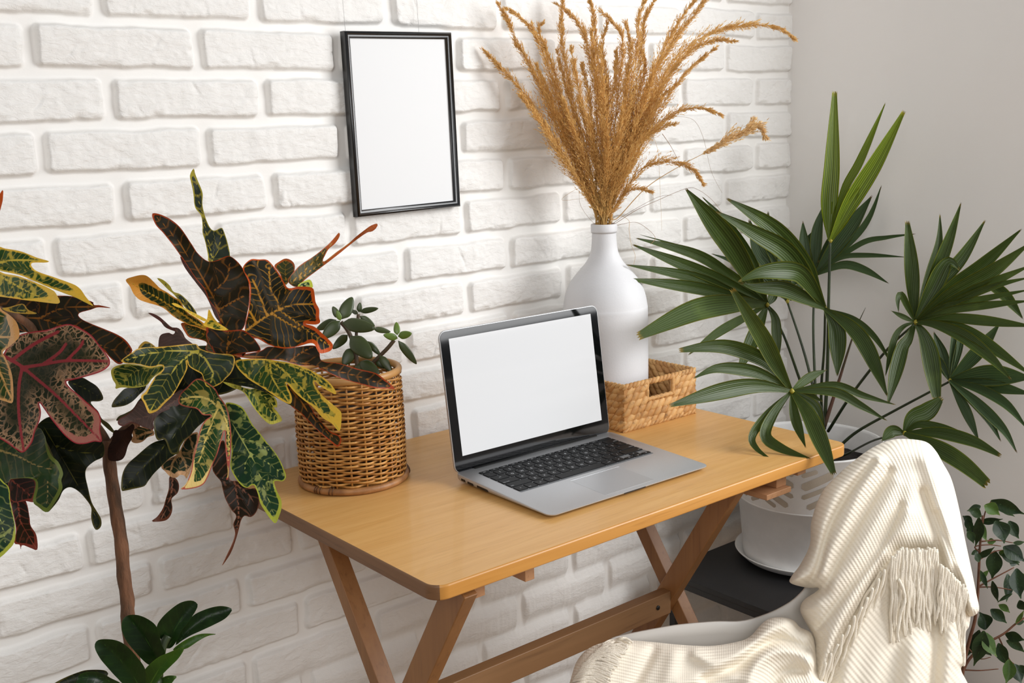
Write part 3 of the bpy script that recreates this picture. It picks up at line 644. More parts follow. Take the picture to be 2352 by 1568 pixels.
b = MB(); n = 48; vs = []; fs = []
for i in range(9):
    for k in range(n):
        r = .1455*i/8; a = 2*PI*k/n; vs.append((PX+r*math.cos(a), PY+r*math.sin(a), PT-.045+.006*random.random()+.010*math.cos(i*.4)))
fs = [(i*n+k, i*n+(k+1) % n, (i+1)*n+(k+1) % n, (i+1)*n+k) for i in range(8) for k in range(n)]
b.add(vs, fs); b.build('soil', M['soil'], pot)
# ------------------------------------------------------------------ leaves
CR = {'A': (0, 540, 4.612), 'B': (0, 840, 4.612), 'c': (240, 560, 4.612), 'd': (500, 560, 3.733), 'e': (400, 300, 4.9), 'f': (240, 880, 4.612),
      'g': (400, 880, 3.647), 'h': (0, 980, 4.9), 'z': (100, 1360, 5.113), 'j': (640, 640, 3.016), 'k': (2150, 1100, 3.351), 'p': (1420, 180, 2.5236), 'q': (1420, 640, 2.5236), 'r': (1080, 0, 2.8), 'F': (0, 0, 1)}
def cp(c, s):
    a = np.array([float(x) for x in s.replace(';', ' ').replace(',', ' ').split()]).reshape(-1, 2)
    ox, oy, k = CR[c]; return a/k+np.array([ox, oy])
def segdist(P, L):
    """distance from points P to polyline L and running length of the nearest point"""
    L = np.asarray(L); a, b = L[:-1], L[1:]; ab = b-a; ln = np.linalg.norm(ab, axis=1); cum = np.r_[0, np.cumsum(ln)[:-1]]
    t = np.clip(((P[:, None]-a)*ab).sum(2)/np.maximum((ab*ab).sum(1), 1e-9), 0, 1); q = a+t[..., None]*ab
    d = np.linalg.norm(P[:, None]-q, axis=2); i = d.argmin(1); r = np.arange(len(P)); return d[r, i], cum[i]+t[r, i]*ln[i]
def inside(P, poly):
    x, y = P[:, 0], P[:, 1]; c = np.zeros(len(P), bool); j = len(poly)-1
    for i in range(len(poly)):
        xi, yi = poly[i]; xj, yj = poly[j]; m = ((yi > y) != (yj > y)); 
        with np.errstate(divide='ignore', invalid='ignore'): c ^= m & (x < (xj-xi)*(y-yi)/(yj-yi)+xi)
        j = i
    return c
def fillmesh(poly, step):
    lo, hi = poly.min(0), poly.max(0); xs = np.arange(lo[0], hi[0], step); ys = np.arange(lo[1], hi[1], step*.866)
    G = np.array([(x+(step/2 if j % 2 else 0), y) for j, y in enumerate(ys) for x in xs])
    if len(G):
        G = G[inside(G, poly)]
        if len(G): G = G[segdist(G, np.vstack([poly, poly[:1]]))[0] > step*.45]
    V = np.vstack([poly, G]) if len(G) else poly; n = len(poly)
    r = delaunay_2d_cdt([Vector(p) for p in V], [(i, (i+1) % n) for i in range(n)], [], 1, 1e-4)
    return np.array([tuple(p) for p in r[0]]), [tuple(f) for f in r[2]]
def leaf(name, c, outl, ribs, D0, D1, mt, parent, fold=.30, step=6, wav=.0035, tilt=(0, 0), label=None, round_=0.0):
    poly = cat(cp(c, outl), 6, True); poly, _ = resample(np.vstack([poly, poly[:1]]), step*.8); poly = poly[:-1]
    RB = [resample(cat(cp(c, r), 6), 4)[0] for r in ribs.split('|')]
    V, F = fillmesh(poly, step); rd = np.full(len(V), 1e9); rw = np.zeros(len(V))
    for i, r in enumerate(RB):
        d, w = segdist(V, r); k = d < rd; rd[k] = d[k]; rw[k] = w[k]+i*37
    dm, wm = segdist(V, RB[0]); Lm = np.linalg.norm(np.diff(RB[0], axis=0), axis=1).sum(); tt = wm/Lm
    ed = segdist(V, np.vstack([poly, poly[:1]]))[0]
    ctr = V.mean(0); px2m = (D0+D1)/2/FPX
    D = D0+(D1-D0)*tt-fold*np.minimum(rd, 45)*px2m+wav*np.sin(rw/17+ctr[0])*np.clip(1-ed/30, 0, 1)+((V-ctr)@np.array(tilt))*px2m+round_*px2m*np.maximum(0, 12-ed)
    P = CAM+D[:, None]*(FW+((V[:, :1]-1176)/FPX)*RT-((V[:, 1:]-784)/FPX)*UP)
    me = bpy.data.meshes.new(name); me.from_pydata(P.tolist(), [], F); me.update()
    for k, a in (('rd', rd), ('rw', rw), ('ed', ed), ('tt', tt)):
        q = me.attributes.new(k, 'FLOAT', 'POINT'); q.data.foreach_set('value', a.astype('f'))
    o = link(name, me, mt, parent); 
    if label: o['label'] = label
    return o
HUB = at(505, 800, 1.33)
cr = empty('potted_croton', (.425, -.29, 0), 'tall croton with lobed green, yellow and red leaves on bare trunk, left of table', 'plant')
b = MB()
tr = [at(u, v, D) for u, v, D in ((296, 1440, 1.315), (293, 1380, 1.315), (284, 1320, 1.313), (279, 1250, 1.312), (268, 1180, 1.311), (258, 1110, 1.31), (250, 1050, 1.31), (250, 1012, 1.31))]
base = tr[0].copy(); tr = [np.array([base[0]+.012, base[1]+.01, .46])]+[np.array([base[0]+.006, base[1]+.004, .56])]+tr
tp = cat(tr, 4); b.tube(tp, [.0085-.0012*i/len(tp)+.0004*math.sin(i*1.7) for i in range(len(tp))], 14)
b.build('trunk', M['bark'], cr)
for P in ([(250, 1030, 1.312), (290, 985, 1.315), (360, 945, 1.33), (430, 900, 1.335), (490, 850, 1.335), (505, 790, 1.335), (508, 740, 1.335)], [(250, 1030, 1.312), (225, 985, 1.31), (150, 900, 1.27), (90, 790, 1.24), (60, 740, 1.22), (-30, 700, 1.2)]):
    b = MB(); q = cat([at(*p) for p in P], 6); b.tube(q, [.0062-.0022*i/len(q) for i in range(len(q))], 10); b.build('branch', M['bark'], cr)
b = MB(); b.lathe([(0, .001), (.075, .001), (.08, .01), (.092, .485), (.094, .49), (.088, .49), (.086, .47), (.084, .43)], (.435, -.285), 56); b.build('planter', M['terra'], cr)
b = MB(); b.lathe([(.0835, .44), (.04, .452), (0, .455)], (.435, -.285), 40); b.build('soil', M['soil'], cr)
LV = [
('e','220,425 178,500 190,580 215,700 235,860 300,950 318,1050 320,1150 350,1250 380,1400 385,1465 440,1500 630,1480 628,1400 620,1340 590,1220 545,1100 520,1095 450,1125 400,1085 350,970 318,830 320,700 265,560 235,480','430,1480 400,1300 350,1100 318,930 265,740 250,560 220,430|430,1440 490,1350 520,1230 540,1110',1.40,1.44,'bl'),
('F','350,490 380,497 412,520 440,560 455,582 478,600 500,597 515,590 528,588 545,600 560,620 572,650 573,690 568,720 558,755 530,765 512,756 505,735 497,712 480,690 470,665 450,640 430,610 413,585 395,560 375,535 357,515','514,752 500,710 485,675 455,620 430,585 410,555 380,520 352,492|492,668 520,640 528,605|505,710 540,690 560,680',1.30,1.27,'do'),
('c','800,130 860,180 980,260 1100,430 1150,520 1200,600 1230,740 1265,860 1180,780 1110,620 1060,530 960,400 850,250','1250,850 1180,680 1090,500 960,320 810,140',1.315,1.30,'un'),
('e','1280,1690 1370,1560 1450,1490 1560,1420 1700,1310 1790,1220 1855,1145 1862,1190 1810,1270 1740,1330 1700,1400 1672,1462 1700,1465 1820,1370 1960,1270 2050,1190 2160,1105 2220,1065 2290,1045 2275,1095 2225,1135 2175,1145 2070,1215 1960,1300 1850,1390 1720,1490 1600,1580 1480,1670 1380,1760','1330,1700 1480,1560 1650,1400 1780,1260 1855,1150|1400,1680 1640,1500 1800,1390 2060,1200 2280,1050',1.40,1.46,'o2'),
('d','485,190 530,150 580,125 630,140 660,180 655,240 620,300 590,350 560,330 530,250','590,345 580,240 585,135',1.39,1.42,'o2'),
('d','690,350 740,320 790,305 812,340 810,380 740,385 690,375','700,372 750,345 800,320',1.39,1.40,'bg'),
('d','215,205 240,165 290,130 350,133 420,135 470,180 530,260 575,340 610,380 700,365 810,375 830,430 840,500 870,560 870,630 880,670 850,690 800,690 750,685 830,710 900,770 980,850 985,890 960,920 880,938 850,900 830,860 790,850 700,875 600,895 520,890 430,860 350,815 300,805 240,755 235,700 265,560 275,450 270,340 225,240','235,750 330,680 420,620 530,560 640,525 760,515 850,520|530,555 500,470 455,400 440,200|545,580 700,690 850,800 970,880|420,615 370,470 300,300|330,680 290,600 265,560|470,600 600,680 700,730',1.29,1.27,'or'),
('c','225,380 310,345 400,328 460,345 530,410 590,470 660,510 740,565 800,600 850,690 900,740 1000,800 1080,860 1150,890 1150,930 1050,910 980,880 900,860 800,810 720,760 640,690 570,655 450,620 370,590 310,530 270,450','1130,905 980,850 850,760 700,660 560,570 430,500 330,440 230,385',1.32,1.24,'yt'),
('c','555,362 620,380 690,440 730,505 800,530 870,590 930,660 980,745 930,760 860,680 790,600 730,530 680,490 610,420','970,750 850,620 720,500 560,365',1.37,1.40,'bl'),
('c','710,630 760,630 850,680 950,730 1080,800 1060,820 950,770 830,690 760,665','1070,812 900,720 720,635',1.285,1.26,'ye'),
('c','460,730 510,735 580,770 640,820 710,880 780,890 830,940 860,1000 940,1060 1000,1100 1010,1180 580,1180 570,1090 590,970 680,940 720,960 750,930 700,910 640,880 590,820 500,760','980,1110 850,1000 740,900 600,810 465,735',1.345,1.36,'un'),
('c','808,845 850,835 930,850 1020,890 1100,930 1180,1000 1230,1080 1220,1150 1160,1150 1070,1120 1085,1045 1000,1010 900,990 850,930','1200,1130 1080,980 950,910 815,845',1.34,1.33,'o2'),
('c','1045,855 1085,800 1105,690 1150,770 1200,830 1290,890 1310,915 1200,912 1100,885','1300,908 1180,850 1110,710',1.27,1.25,'ye'),
('d','60,740 200,735 260,760 320,820 370,910 300,925 200,940 80,960 0,960 -60,880 -100,780 -60,700','75,955 85,850 90,745|80,870 180,800 250,775',1.28,1.27,'do'),
('c','1080,880 1290,900 1400,960 1500,1100 1450,1200 1220,1190 1150,1120 1120,1000','1290,1180 1280,1050 1290,920',1.285,1.28,'do'),
('c','620,1290 760,1180 900,1150 1040,1170 1180,1260 1260,1420 1200,1560 1040,1620 860,1640 700,1560 600,1430','1000,1160 900,1350 800,1600',1.34,1.34,'dp'),
('c','355,1110 385,1060 430,1030 480,1045 530,1080 560,1130 400,1140','540,1120 440,1040',1.34,1.35,'gy'),
('c','175,1240 230,1190 290,1150 350,1110 440,1095 570,1090 700,1080 830,1065 970,1060 1010,1105 1100,1140 1200,1160 1340,1170 1380,1210 1375,1290 1340,1370 1280,1430 1230,1480 1150,1515 1080,1510 1055,1450 1030,1380 980,1350 900,1300 870,1235 880,1300 860,1360 800,1476 720,1606 640,1686 560,1766 478,1796 455,1770 420,1686 385,1616 440,1560 490,1480 540,1400 600,1350 628,1305 590,1288 480,1310 380,1280 300,1270 230,1265','1000,1120 880,1190 760,1300 650,1450 560,1620 480,1780|940,1140 700,1135 450,1165 200,1240|960,1140 1060,1210 1120,1310 1150,1380 1120,1470',1.26,1.17,'gy'),
('c','70,1340 130,1290 250,1270 400,1290 480,1310 600,1290 640,1320 560,1380 500,1430 440,1500 300,1525 180,1520 115,1535 120,1490 85,1430','600,1300 350,1340 200,1460 122,1530',1.28,1.21,'br'),
('f','75,235 100,180 150,120 210,60 290,40 430,10 430,60 370,120 300,190 220,235 140,250 80,255','430,30 260,140 80,245',1.31,1.27,'dp'),
('d','130,955 250,940 370,915 440,880 600,890 820,870 870,920 880,985 920,1010 1050,1025 1200,1070 1350,1105 1430,1160 1520,1240 1460,1240 1350,1235 1200,1195 1050,1150 920,1090 820,1045 700,1040 560,1000 400,990 250,980','130,957 400,975 600,1000 800,1035 1000,1085 1200,1135 1400,1200 1510,1238|620,1000 720,930 820,880',1.30,1.36,'do'),
('d','155,1000 250,985 400,985 500,1000 620,1020 750,1060 850,1110 940,1170 1000,1240 1015,1290 950,1260 880,1220 830,1175 840,1220 900,1300 980,1370 1050,1430 1062,1480 1045,1605 980,1540 900,1490 820,1400 740,1340 660,1270 590,1190 600,1230 635,1310 625,1370 560,1350 470,1290 380,1230 280,1170 200,1100 155,1040','430,990 560,1080 700,1220 830,1360 950,1480 1045,1600|450,1010 460,1120 520,1230 610,1350|520,1000 700,1070 850,1150 1005,1280',1.27,1.19,'ye'),
('d','600,1200 720,1300 800,1400 850,1480 960,1600 1040,1640 1062,1680 1030,1740 960,1690 860,1600 780,1520 700,1440 620,1380 590,1300','620,1230 780,1440 920,1600 1050,1700',1.33,1.36,'do'),
('d','40,1180 150,1205 260,1240 350,1240 430,1270 500,1330 510,1400 480,1400 520,1450 553,1510 520,1530 450,1545 380,1490 300,1390 220,1270 120,1230','60,1190 300,1290 420,1400 545,1520|300,1260 400,1310 490,1400',1.34,1.36,'br'),
('d','60,1160 250,1150 330,1190 450,1250 560,1330 650,1390 600,1372 450,1290 300,1235 150,1205','70,1170 300,1210 640,1385',1.31,1.30,'dp'),
('g','35,150 50,90 100,40 200,-40 330,30 380,110 440,200 470,330 480,480 470,620 455,790 435,805 450,740 430,550 425,400 410,430 390,500 360,600 320,690 280,790 240,850 160,880 55,887 100,840 140,740 160,620 190,500 220,380 260,310 312,270 240,265 190,215 110,200 50,180','370,190 320,320 270,450 220,620 160,760 60,885|370,200 280,130 160,115 50,140|370,150 440,330 460,560 445,790',1.25,1.18,'gs'),
('g','430,180 450,160 510,170 570,200 610,260 660,350 720,420 780,500 840,570 890,650 920,720 938,780 910,820 840,820 860,900 895,970 900,1040 880,1110 850,1172 810,1140 760,1070 720,1000 700,920 665,850 610,875 560,850 500,770 470,690 480,600 475,450 455,300','470,320 560,460 640,600 710,750 770,920 820,1050 850,1165|560,460 700,500 790,560|630,575 760,650 910,760|640,600 600,650 590,740|720,790 850,850',1.30,1.24,'bg'),
('g','320,700 350,560 400,480 430,520 460,790 530,820 620,880 680,880 710,940 710,1020 680,1090 640,1120 590,1110 560,1150 540,1230 510,1330 470,1430 400,1530 440,1440 490,1330 510,1250 495,1180 520,1110 480,1060 430,970 405,880 390,820 340,760','440,560 510,850 540,1100 500,1300 400,1530|500,830 620,930 690,1020',1.345,1.36,'bp'),
('f','520,440 530,370 580,300 660,260 760,230 800,210 920,230 1060,300 1130,345 1060,400 1000,450 960,490 910,550 850,600 800,680 780,745 700,740 640,600 570,605 540,560','920,270 840,420 700,600|840,420 740,410 620,450',1.30,1.28,'dp'),
('f','180,1130 175,1080 190,960 240,860 350,760 480,650 580,605 700,590 800,600 760,740 680,800 600,880 520,960 460,1040 420,1090 300,1120 190,1142','700,600 550,750 400,900 190,1130',1.29,1.25,'dp'),
('f','280,470 330,450 400,460 500,480 530,545 460,570 400,620 330,635 280,610 300,560','510,510 400,540 300,600',1.33,1.33,'gp'),
('f','140,420 150,380 220,340 300,280 380,180 440,230 460,290 540,280 640,200 780,80 840,80 800,220 600,310 520,400 520,490 430,470 330,430 280,420 200,455 150,440','800,150 500,330 150,430',1.29,1.24,'un'),
('f','130,400 150,350 215,320 300,270 370,170 440,130 440,260 300,300','430,180 300,290 150,390',1.315,1.29,'dp'),
('f','100,500 180,500 230,480 300,430 318,470 290,540 295,580 250,660 220,760 180,810 100,825 40,800 40,680 80,600','250,500 170,640 110,800',1.30,1.30,'de'),
('f','600,880 680,800 780,740 850,600 910,540 990,520 985,620 970,660 950,760 920,900 870,1010 850,980 800,970 760,1000 700,990 640,930','820,640 800,740 860,850 870,1000|800,740 720,850 700,980',1.31,1.30,'gp'),
('f','690,985 760,1010 790,1080 775,1160 710,1225 720,1320 700,1400 640,1455 500,1463 560,1410 620,1320 650,1220 680,1120','720,1000 700,1200 600,1440',1.31,1.32,'bp'),
('A','-60,330 -40,130 60,142 200,165 300,200 400,240 520,275 480,290 345,292 335,330 400,385 560,440 700,490 800,530 860,580 900,640 940,690 990,750 900,710 800,660 640,600 500,545 350,480 200,420 0,375','-55,340 0,368 250,455 500,540 760,640 985,745|-50,300 100,270 250,265 500,276',1.17,1.10,'ye'),
('A','-60,390 60,410 200,435 350,492 480,542 570,590 600,630 635,700 610,725 500,715 380,700 250,685 120,665 0,650 -60,640','-55,400 100,490 300,600 500,680 625,718',1.13,1.06,'ye'),
('A','-60,650 250,680 450,660 620,640 780,650 980,705 990,738 1060,742 1178,772 1040,764 960,790 850,820 830,850 870,890 950,930 1100,990 1240,1050 1330,1110 1390,1190 1395,1240 1280,1365 1180,1310 1080,1200 950,1080 800,960 600,990 400,1040 200,1000 100,900 -60,850','60,860 430,885 700,980 950,1110 1180,1210 1385,1235|430,870 640,780 850,760 1040,755',1.24,1.22,'do'),
('A','40,1250 100,1150 200,1060 350,1020 500,1000 620,960 720,940 800,960 900,1010 980,1070 1050,1160 1130,1260 1165,1330 1150,1390 1060,1450 900,1500 740,1540 700,1552 740,1610 850,1704 950,1794 1040,1874 1070,1964 1060,2064 1080,2184 1000,2184 900,2209 800,2204 700,2134 620,2044 540,1944 470,1844 415,1772 435,1870 420,1964 370,2084 340,2194 250,2299 180,2274 80,2204 0,2154 -80,2104 -90,1500','20,1270 200,1370 400,1530 600,1700 800,1900 1075,2180|240,1400 450,1370 700,1330 1150,1335|235,1410 200,1600 200,1900 250,2280|120,1330 350,1160 620,1020|450,1370 620,1250 700,1150|700,1332 850,1180 880,1120',1.13,1.04,'pk'),
('A','-60,780 30,800 120,860 180,930 205,1020 195,1090 100,1180 30,1240 60,1300 120,1450 140,1600 135,1770 60,1760 0,1740 -60,1700','-50,1050 20,1080 150,1070|-50,1300 20,1500 125,1740',1.03,.99,'cr'),
('B','420,600 560,540 700,700 900,780 1080,800 1100,950 1000,1010 920,1080 905,1160 930,1280 970,1440 1020,1530 1070,1620 1070,1700 1021,1738 985,1690 965,1600 965,1500 900,1400 820,1320 740,1285 670,1320 620,1420 540,1520 500,1548 440,1510 350,1430 380,1250 500,1100 450,900 390,700','430,610 580,830 700,1040 800,1220 920,1400 1010,1600 1021,1730|590,840 760,900 1090,940',1.24,1.22,'dp'),
('h','-60,150 100,180 250,290 420,20 500,90 530,200 580,320 660,400 710,520 690,600 700,700 620,850 530,960 430,900 370,830 390,600 130,585 100,620 -60,620','-55,250 200,330 400,430 590,480|535,590 535,750 525,880',1.17,1.12,'gr'),
('h','-60,620 60,640 105,700 115,830 150,1000 175,1150 160,1300 80,1400 0,1470 -60,1490','-55,900 20,1100 60,1300',1.03,1.0,'bg'),
('h','110,590 380,588 395,830 290,835 130,832','130,600 280,720 390,820',1.20,1.19,'rb'),
('h','115,750 280,820 330,1000 345,1110 410,1220 420,1380 350,1365 250,1330 235,1385 220,1325 160,1305 180,1150 130,900','200,830 230,1060 300,1200 410,1375',1.21,1.22,'rb'),
('B','720,170 850,120 950,165 1040,230 1095,340 1050,375 960,380 1000,440 1040,480 1080,560 1150,610 1210,690 1190,705 1100,630 1060,580 1030,520 950,420 820,300','730,170 900,240 1090,345',1.26,1.26,'dp'),
('A','20,775 100,760 240,725 300,790 395,830 250,832 100,812','30,780 200,790 390,828',1.15,1.13,'gy'),
('A','-60,640 300,650 640,740 560,900 300,1020 -60,1000','-50,800 300,800 560,780',1.27,1.27,'dp'),
('B','-60,700 200,700 400,650 470,760 540,900 560,1020 400,1300 -60,1200','-50,900 200,950 500,960',1.235,1.22,'dp'),
('c','900,1100 1300,1100 1500,1300 1480,1480 1200,1600 900,1500 800,1300','1100,1200 1200,1400',1.35,1.35,'dp'),
('F','-70,730 -52,600 -26,500 4,438 7,452 2,478 -22,560 -50,720','-62,725 -30,560 4,442',1.22,1.2,'or'),
]
for i, (c, o_, r_, d0, d1, s_) in enumerate(LV):
    k = math.sin(i*2.3)*.25, math.cos(i*1.7)*.2
    leaf('leaf', c, o_, r_, d0, d1, LM[s_], cr, fold=.28 if s_ not in ('un', 'de') else -.2, tilt=k if s_ not in ('pk',) else (.1, .1))
# ------------------------------------------------------------------ glossy dark-leaved plant low at the left
ZO = -.12
zz = empty('glossy_leaf_plant', (.44, -.47, 0), 'low plant with broad glossy dark green leaves, below the croton at bottom left', 'plant')
ZB = at(370, 1640, 1.15)
b = MB(); b.tube(cat([(ZB[0]+.02, ZB[1]+.01, .35), ZB, at(365, 1560, 1.15), at(372, 1490, 1.155), at(385, 1460, 1.16)], 5), .0045, 8); b.build('stem', mat('green_stem', '#2c3a1a', .5), zz)
ZL_ = [('915,400 930,320 990,270 1100,265 1220,310 1320,390 1360,500 1390,620 1430,700 1400,760 1290,840 1240,852 1160,790 1060,680 980,580 930,480','1330,820 1240,620 1150,480 1000,300',1.26,1.24,'zz'),
('1330,400 1380,310 1480,210 1610,120 1740,95 1810,140 1790,210 1740,290 1680,380 1620,450 1570,560 1500,650 1430,650 1380,560 1350,480','1470,660 1560,400 1700,200 1790,120',1.29,1.28,'zz'),
('1550,620 1600,480 1690,350 1760,270 1850,220 1980,175 2100,160 2210,190 2195,240 2130,310 2000,380 1850,450 1720,510 1620,570','1560,600 1750,420 1950,280 2205,190',1.31,1.33,'zz'),
('1520,670 1600,600 1720,530 1860,485 2035,490 1930,512 1820,570 1700,650 1640,670 1560,695','1530,680 1720,590 1860,520 2030,490',1.285,1.29,'zl'),
('1140,1100 1160,1000 1180,920 1250,840 1350,760 1460,710 1640,640 1640,690 1580,780 1500,860 1400,960 1300,1080','1250,1080 1400,850 1640,645',1.25,1.23,'zl'),
('600,640 640,560 780,550 900,580 1000,650 1100,760 1180,870 1200,950 1180,1100 980,1100 860,1000 750,880 660,770','1120,1090 950,850 760,650 640,560',1.23,1.20,'zz'),
('400,1010 450,950 560,930 680,950 780,1000 900,1090 420,1120','850,1090 650,990 420,1010',1.21,1.18,'zz'),
('100,1110 130,1064 250,1000 400,940 520,910 720,915 750,980 560,1000 400,1110','730,950 450,980 150,1080',1.24,1.24,'dp'),
('1280,1100 1400,1000 1480,975 1570,985 1540,1020 1460,1100','1300,1090 1440,1020 1565,985',1.27,1.27,'zl')]
for i, (o_, r_, d0, d1, s_) in enumerate(ZL_): leaf('leaf', 'z', o_, r_, d0+ZO, d1+ZO, LM[s_], zz, fold=.45, step=8, tilt=(.2*math.sin(i*2), -.15), wav=.001)
b = MB(); b.lathe([(0, .001), (.052, .001), (.055, .006), (.066, .37), (.068, .375), (.062, .375), (.060, .34)], (ZB[0]+.02, ZB[1]+.01), 48); b.build('planter', M['terra'], zz)
b = MB(); b.lathe([(.0595, .35), (0, .355)], (ZB[0]+.02, ZB[1]+.01), 32); b.build('soil', M['soil'], zz)
# ------------------------------------------------------------------ jade plant
jd = empty('jade_plant', (WX, WY, TZ+.02), 'small jade plant with thick oval green leaves, growing out of the wicker basket', 'plant')
JM = noisy('jade_leaf', '#39451f', '#454f2a', 25, .36, 0, spec=.5); JB = noisy('young_jade_leaf', '#6d8434', '#5e7830', 25, .35, 0, spec=.5); JS = noisy('jade_stem', '#463420', '#55442a', 60, .6)
JD = 1.735
def jleaf(p0, p1, w, dd0=0, dd1=0, th=.26, bend=0, mt=None, face=0):
    A = at(*(cp('j', '%f,%f' % p0)[0]), JD+dd0); B = at(*(cp('j', '%f,%f' % p1)[0]), JD+dd1); d = B-A; L = np.linalg.norm(d); d = d/L
    v = (A+B)/2-CAM; v = v/np.linalg.norm(v); s_ = np.cross(d, v); s_ /= np.linalg.norm(s_); nn = np.cross(s_, d)
    ca, sa = math.cos(face), math.sin(face); s_, nn = ca*s_+sa*nn, -sa*s_+ca*nn
    W_ = w/3.016*JD/FPX/2; b = MB(); vs = []; m, n = 13, 14
    for i in range(m):
        t = i/(m-1); pf = max(.02, (math.sin(PI*t**.8*.97+.03)**.62)*(1 if t < .95 else .75))*(1.0 if t > .2 else .35+t*3.25)
        c = A+d*L*t+nn*bend*L*math.sin(PI*t)
        for k in range(n):
            a = 2*PI*k/n; vs.append(c+s_*W_*pf*math.cos(a)+nn*(W_*th*pf*math.sin(a)))
    fs = [(i*n+k, i*n+(k+1) % n, (i+1)*n+(k+1) % n, (i+1)*n+k) for i in range(m-1) for k in range(n)]+[tuple(range(n))[::-1], tuple((m-1)*n+k for k in range(n))]
    b.add(vs, fs); return b.build('leaf', mt or JM, jd)
for a in (((435, 280), (510, 128), 92, 0, .01), ((418, 275), (375, 192), 48, 0, .0), ((428, 290), (405, 220), 36, -.01, -.012, .3, 0, JB), ((440, 305), (668, 345), 98, 0, -.02, .3), ((425, 292), (305, 412), 88, 0, -.01), ((400, 285), (262, 352), 62, .01, .02),
          ((495, 398), (645, 548), 122, 0, -.02, .3), ((478, 388), (375, 485), 62, .01, .015, .3, .15), ((520, 478), (448, 600), 84, .01, .0), ((560, 575), (698, 662), 92, 0, -.015), ((615, 432), (705, 530), 44, .015, .02, .4, .2), ((556, 232), (564, 165), 38, .02, .02),
          ((562, 228), (690, 205), 42, .02, .01), ((550, 242), (500, 218), 30, .02, .03), ((562, 258), (665, 328), 50, .025, .03), ((655, 345), (775, 368), 42, .02, .03), ((822, 390), (815, 300), 46, 0, .005, .3, 0, JB), ((826, 398), (922, 378), 56, 0, -.01, .3, 0, JB),
          ((826, 412), (726, 388), 50, 0, -.01, .3, 0, JB), ((828, 428), (955, 590), 56, 0, .01), ((700, 530), (782, 645), 58, .0, -.005), ((672, 570), (745, 615), 50, .01, .01), ((530, 590), (600, 650), 60, .01, -.01)): jleaf(*a)
for P, r in (([(432, 300), (480, 360), (520, 460), (548, 620), (555, 700)], .0034), ([(800, 425), (755, 480), (700, 535), (640, 600), (600, 700)], .0032), ([(553, 245), (542, 340), (538, 420), (545, 600), (560, 700)], .0026)):
    b = MB(); q = cat([at(*(cp('j', '%f,%f' % p)[0]), JD+.008) for p in P], 5); b.tube(q, r, 9); b.build('stem', JS, jd)
b = MB(); b.lathe([(0, TZ+.012), (.055, TZ+.012), (.068, .868), (.070, .870), (.066, .868), (.060, .84)], (WX, WY), 40); b.build('inner_pot', mat('brown_inner_pot', '#3c2c20', .6), jd)
b = MB(); b.lathe([(.0655, .862), (.03, .867), (0, .868)], (WX, WY), 30); b.build('soil', M['soil'], jd)
# ------------------------------------------------------------------ ficus at the right edge
FD = 1.80
FPc = at(2215, 1640, 1.86); fxy = (float(FPc[0]), float(FPc[1]))
fc = empty('weeping_fig', (fxy[0], fxy[1], 0), 'weeping fig with drooping pointed leaves and reddish twigs, at the right edge behind the chair', 'plant')
def fleaf(x0, y0, x1, y1, w, i):
    p0, p1 = cp('k', '%f,%f' % (x0, y0))[0], cp('k', '%f,%f' % (x1, y1))[0]; d = p1-p0; n = np.array([-d[1], d[0]])/np.linalg.norm(d); w = w/3.351/2*1.08
    bend = n*w*.35*math.sin(i*1.9); c = lambda t: p0+d*t+bend*math.sin(PI*t)
    o_ = [c(0), c(.12)+n*w*.5, c(.3)+n*w*.95, c(.48)+n*w, c(.68)+n*w*.68, c(.84)+n*w*.25, c(1), c(.84)-n*w*.22, c(.68)-n*w*.68, c(.48)-n*w, c(.3)-n*w*.95, c(.12)-n*w*.5]
    S_ = lambda L: ' '.join('%f,%f' % tuple(p) for p in L); dd = .035*math.sin(i*2.7)
    leaf('leaf', 'F', S_(o_), S_([c(t) for t in (0, .3, .6, 1)]), FD+dd, FD+dd+.02*math.sin(i*1.3), LM['fl' if i % 5 == 2 else 'fi'], fc, fold=.4, step=5, wav=.0006, tilt=(.35*math.sin(i*3.1), .3*math.cos(i*2.2)))
FL = '420,165,690,272,95 490,190,610,290,50 370,200,495,280,92 345,205,235,245,60 350,290,240,240,70 280,330,200,280,55 330,290,300,525,78 335,320,395,485,62 330,330,520,305,50 455,320,525,500,125 560,320,640,462,85 590,490,690,480,34 395,490,465,480,48 515,520,690,640,112 310,602,455,518,48 452,548,430,775,118 500,580,645,665,62 405,700,318,812,38 620,685,655,925,120 550,725,540,950,72 432,780,482,955,50 590,880,468,952,28 480,965,572,1032,50 418,1000,548,1112,80 380,1160,330,1020,112 370,1165,288,1442,120 335,1158,238,1365,84 378,1178,472,1372,95 530,1190,690,1240,75 538,1240,690,1340,62 478,1260,562,1445,90 365,1270,432,1362,55 560,1385,535,1580,98 600,1420,660,1580,95 640,930,690,1010,62 610,1112,690,1092,42 640,1430,690,1510,55 610,1110,680,1000,32 250,350,300,440,70 240,400,290,500,60 270,580,350,530,40 330,640,300,560,50 480,560,560,600,50 340,700,400,850,40 560,610,650,640,70 270,1000,350,1100,0 230,300,270,420,60 650,720,700,800,60'
for i, s_ in enumerate(FL.split()):
    x0, y0, x1, y1, w = map(float, s_.split(','))
    if w: fleaf(x0, y0, x1, y1, w, i)
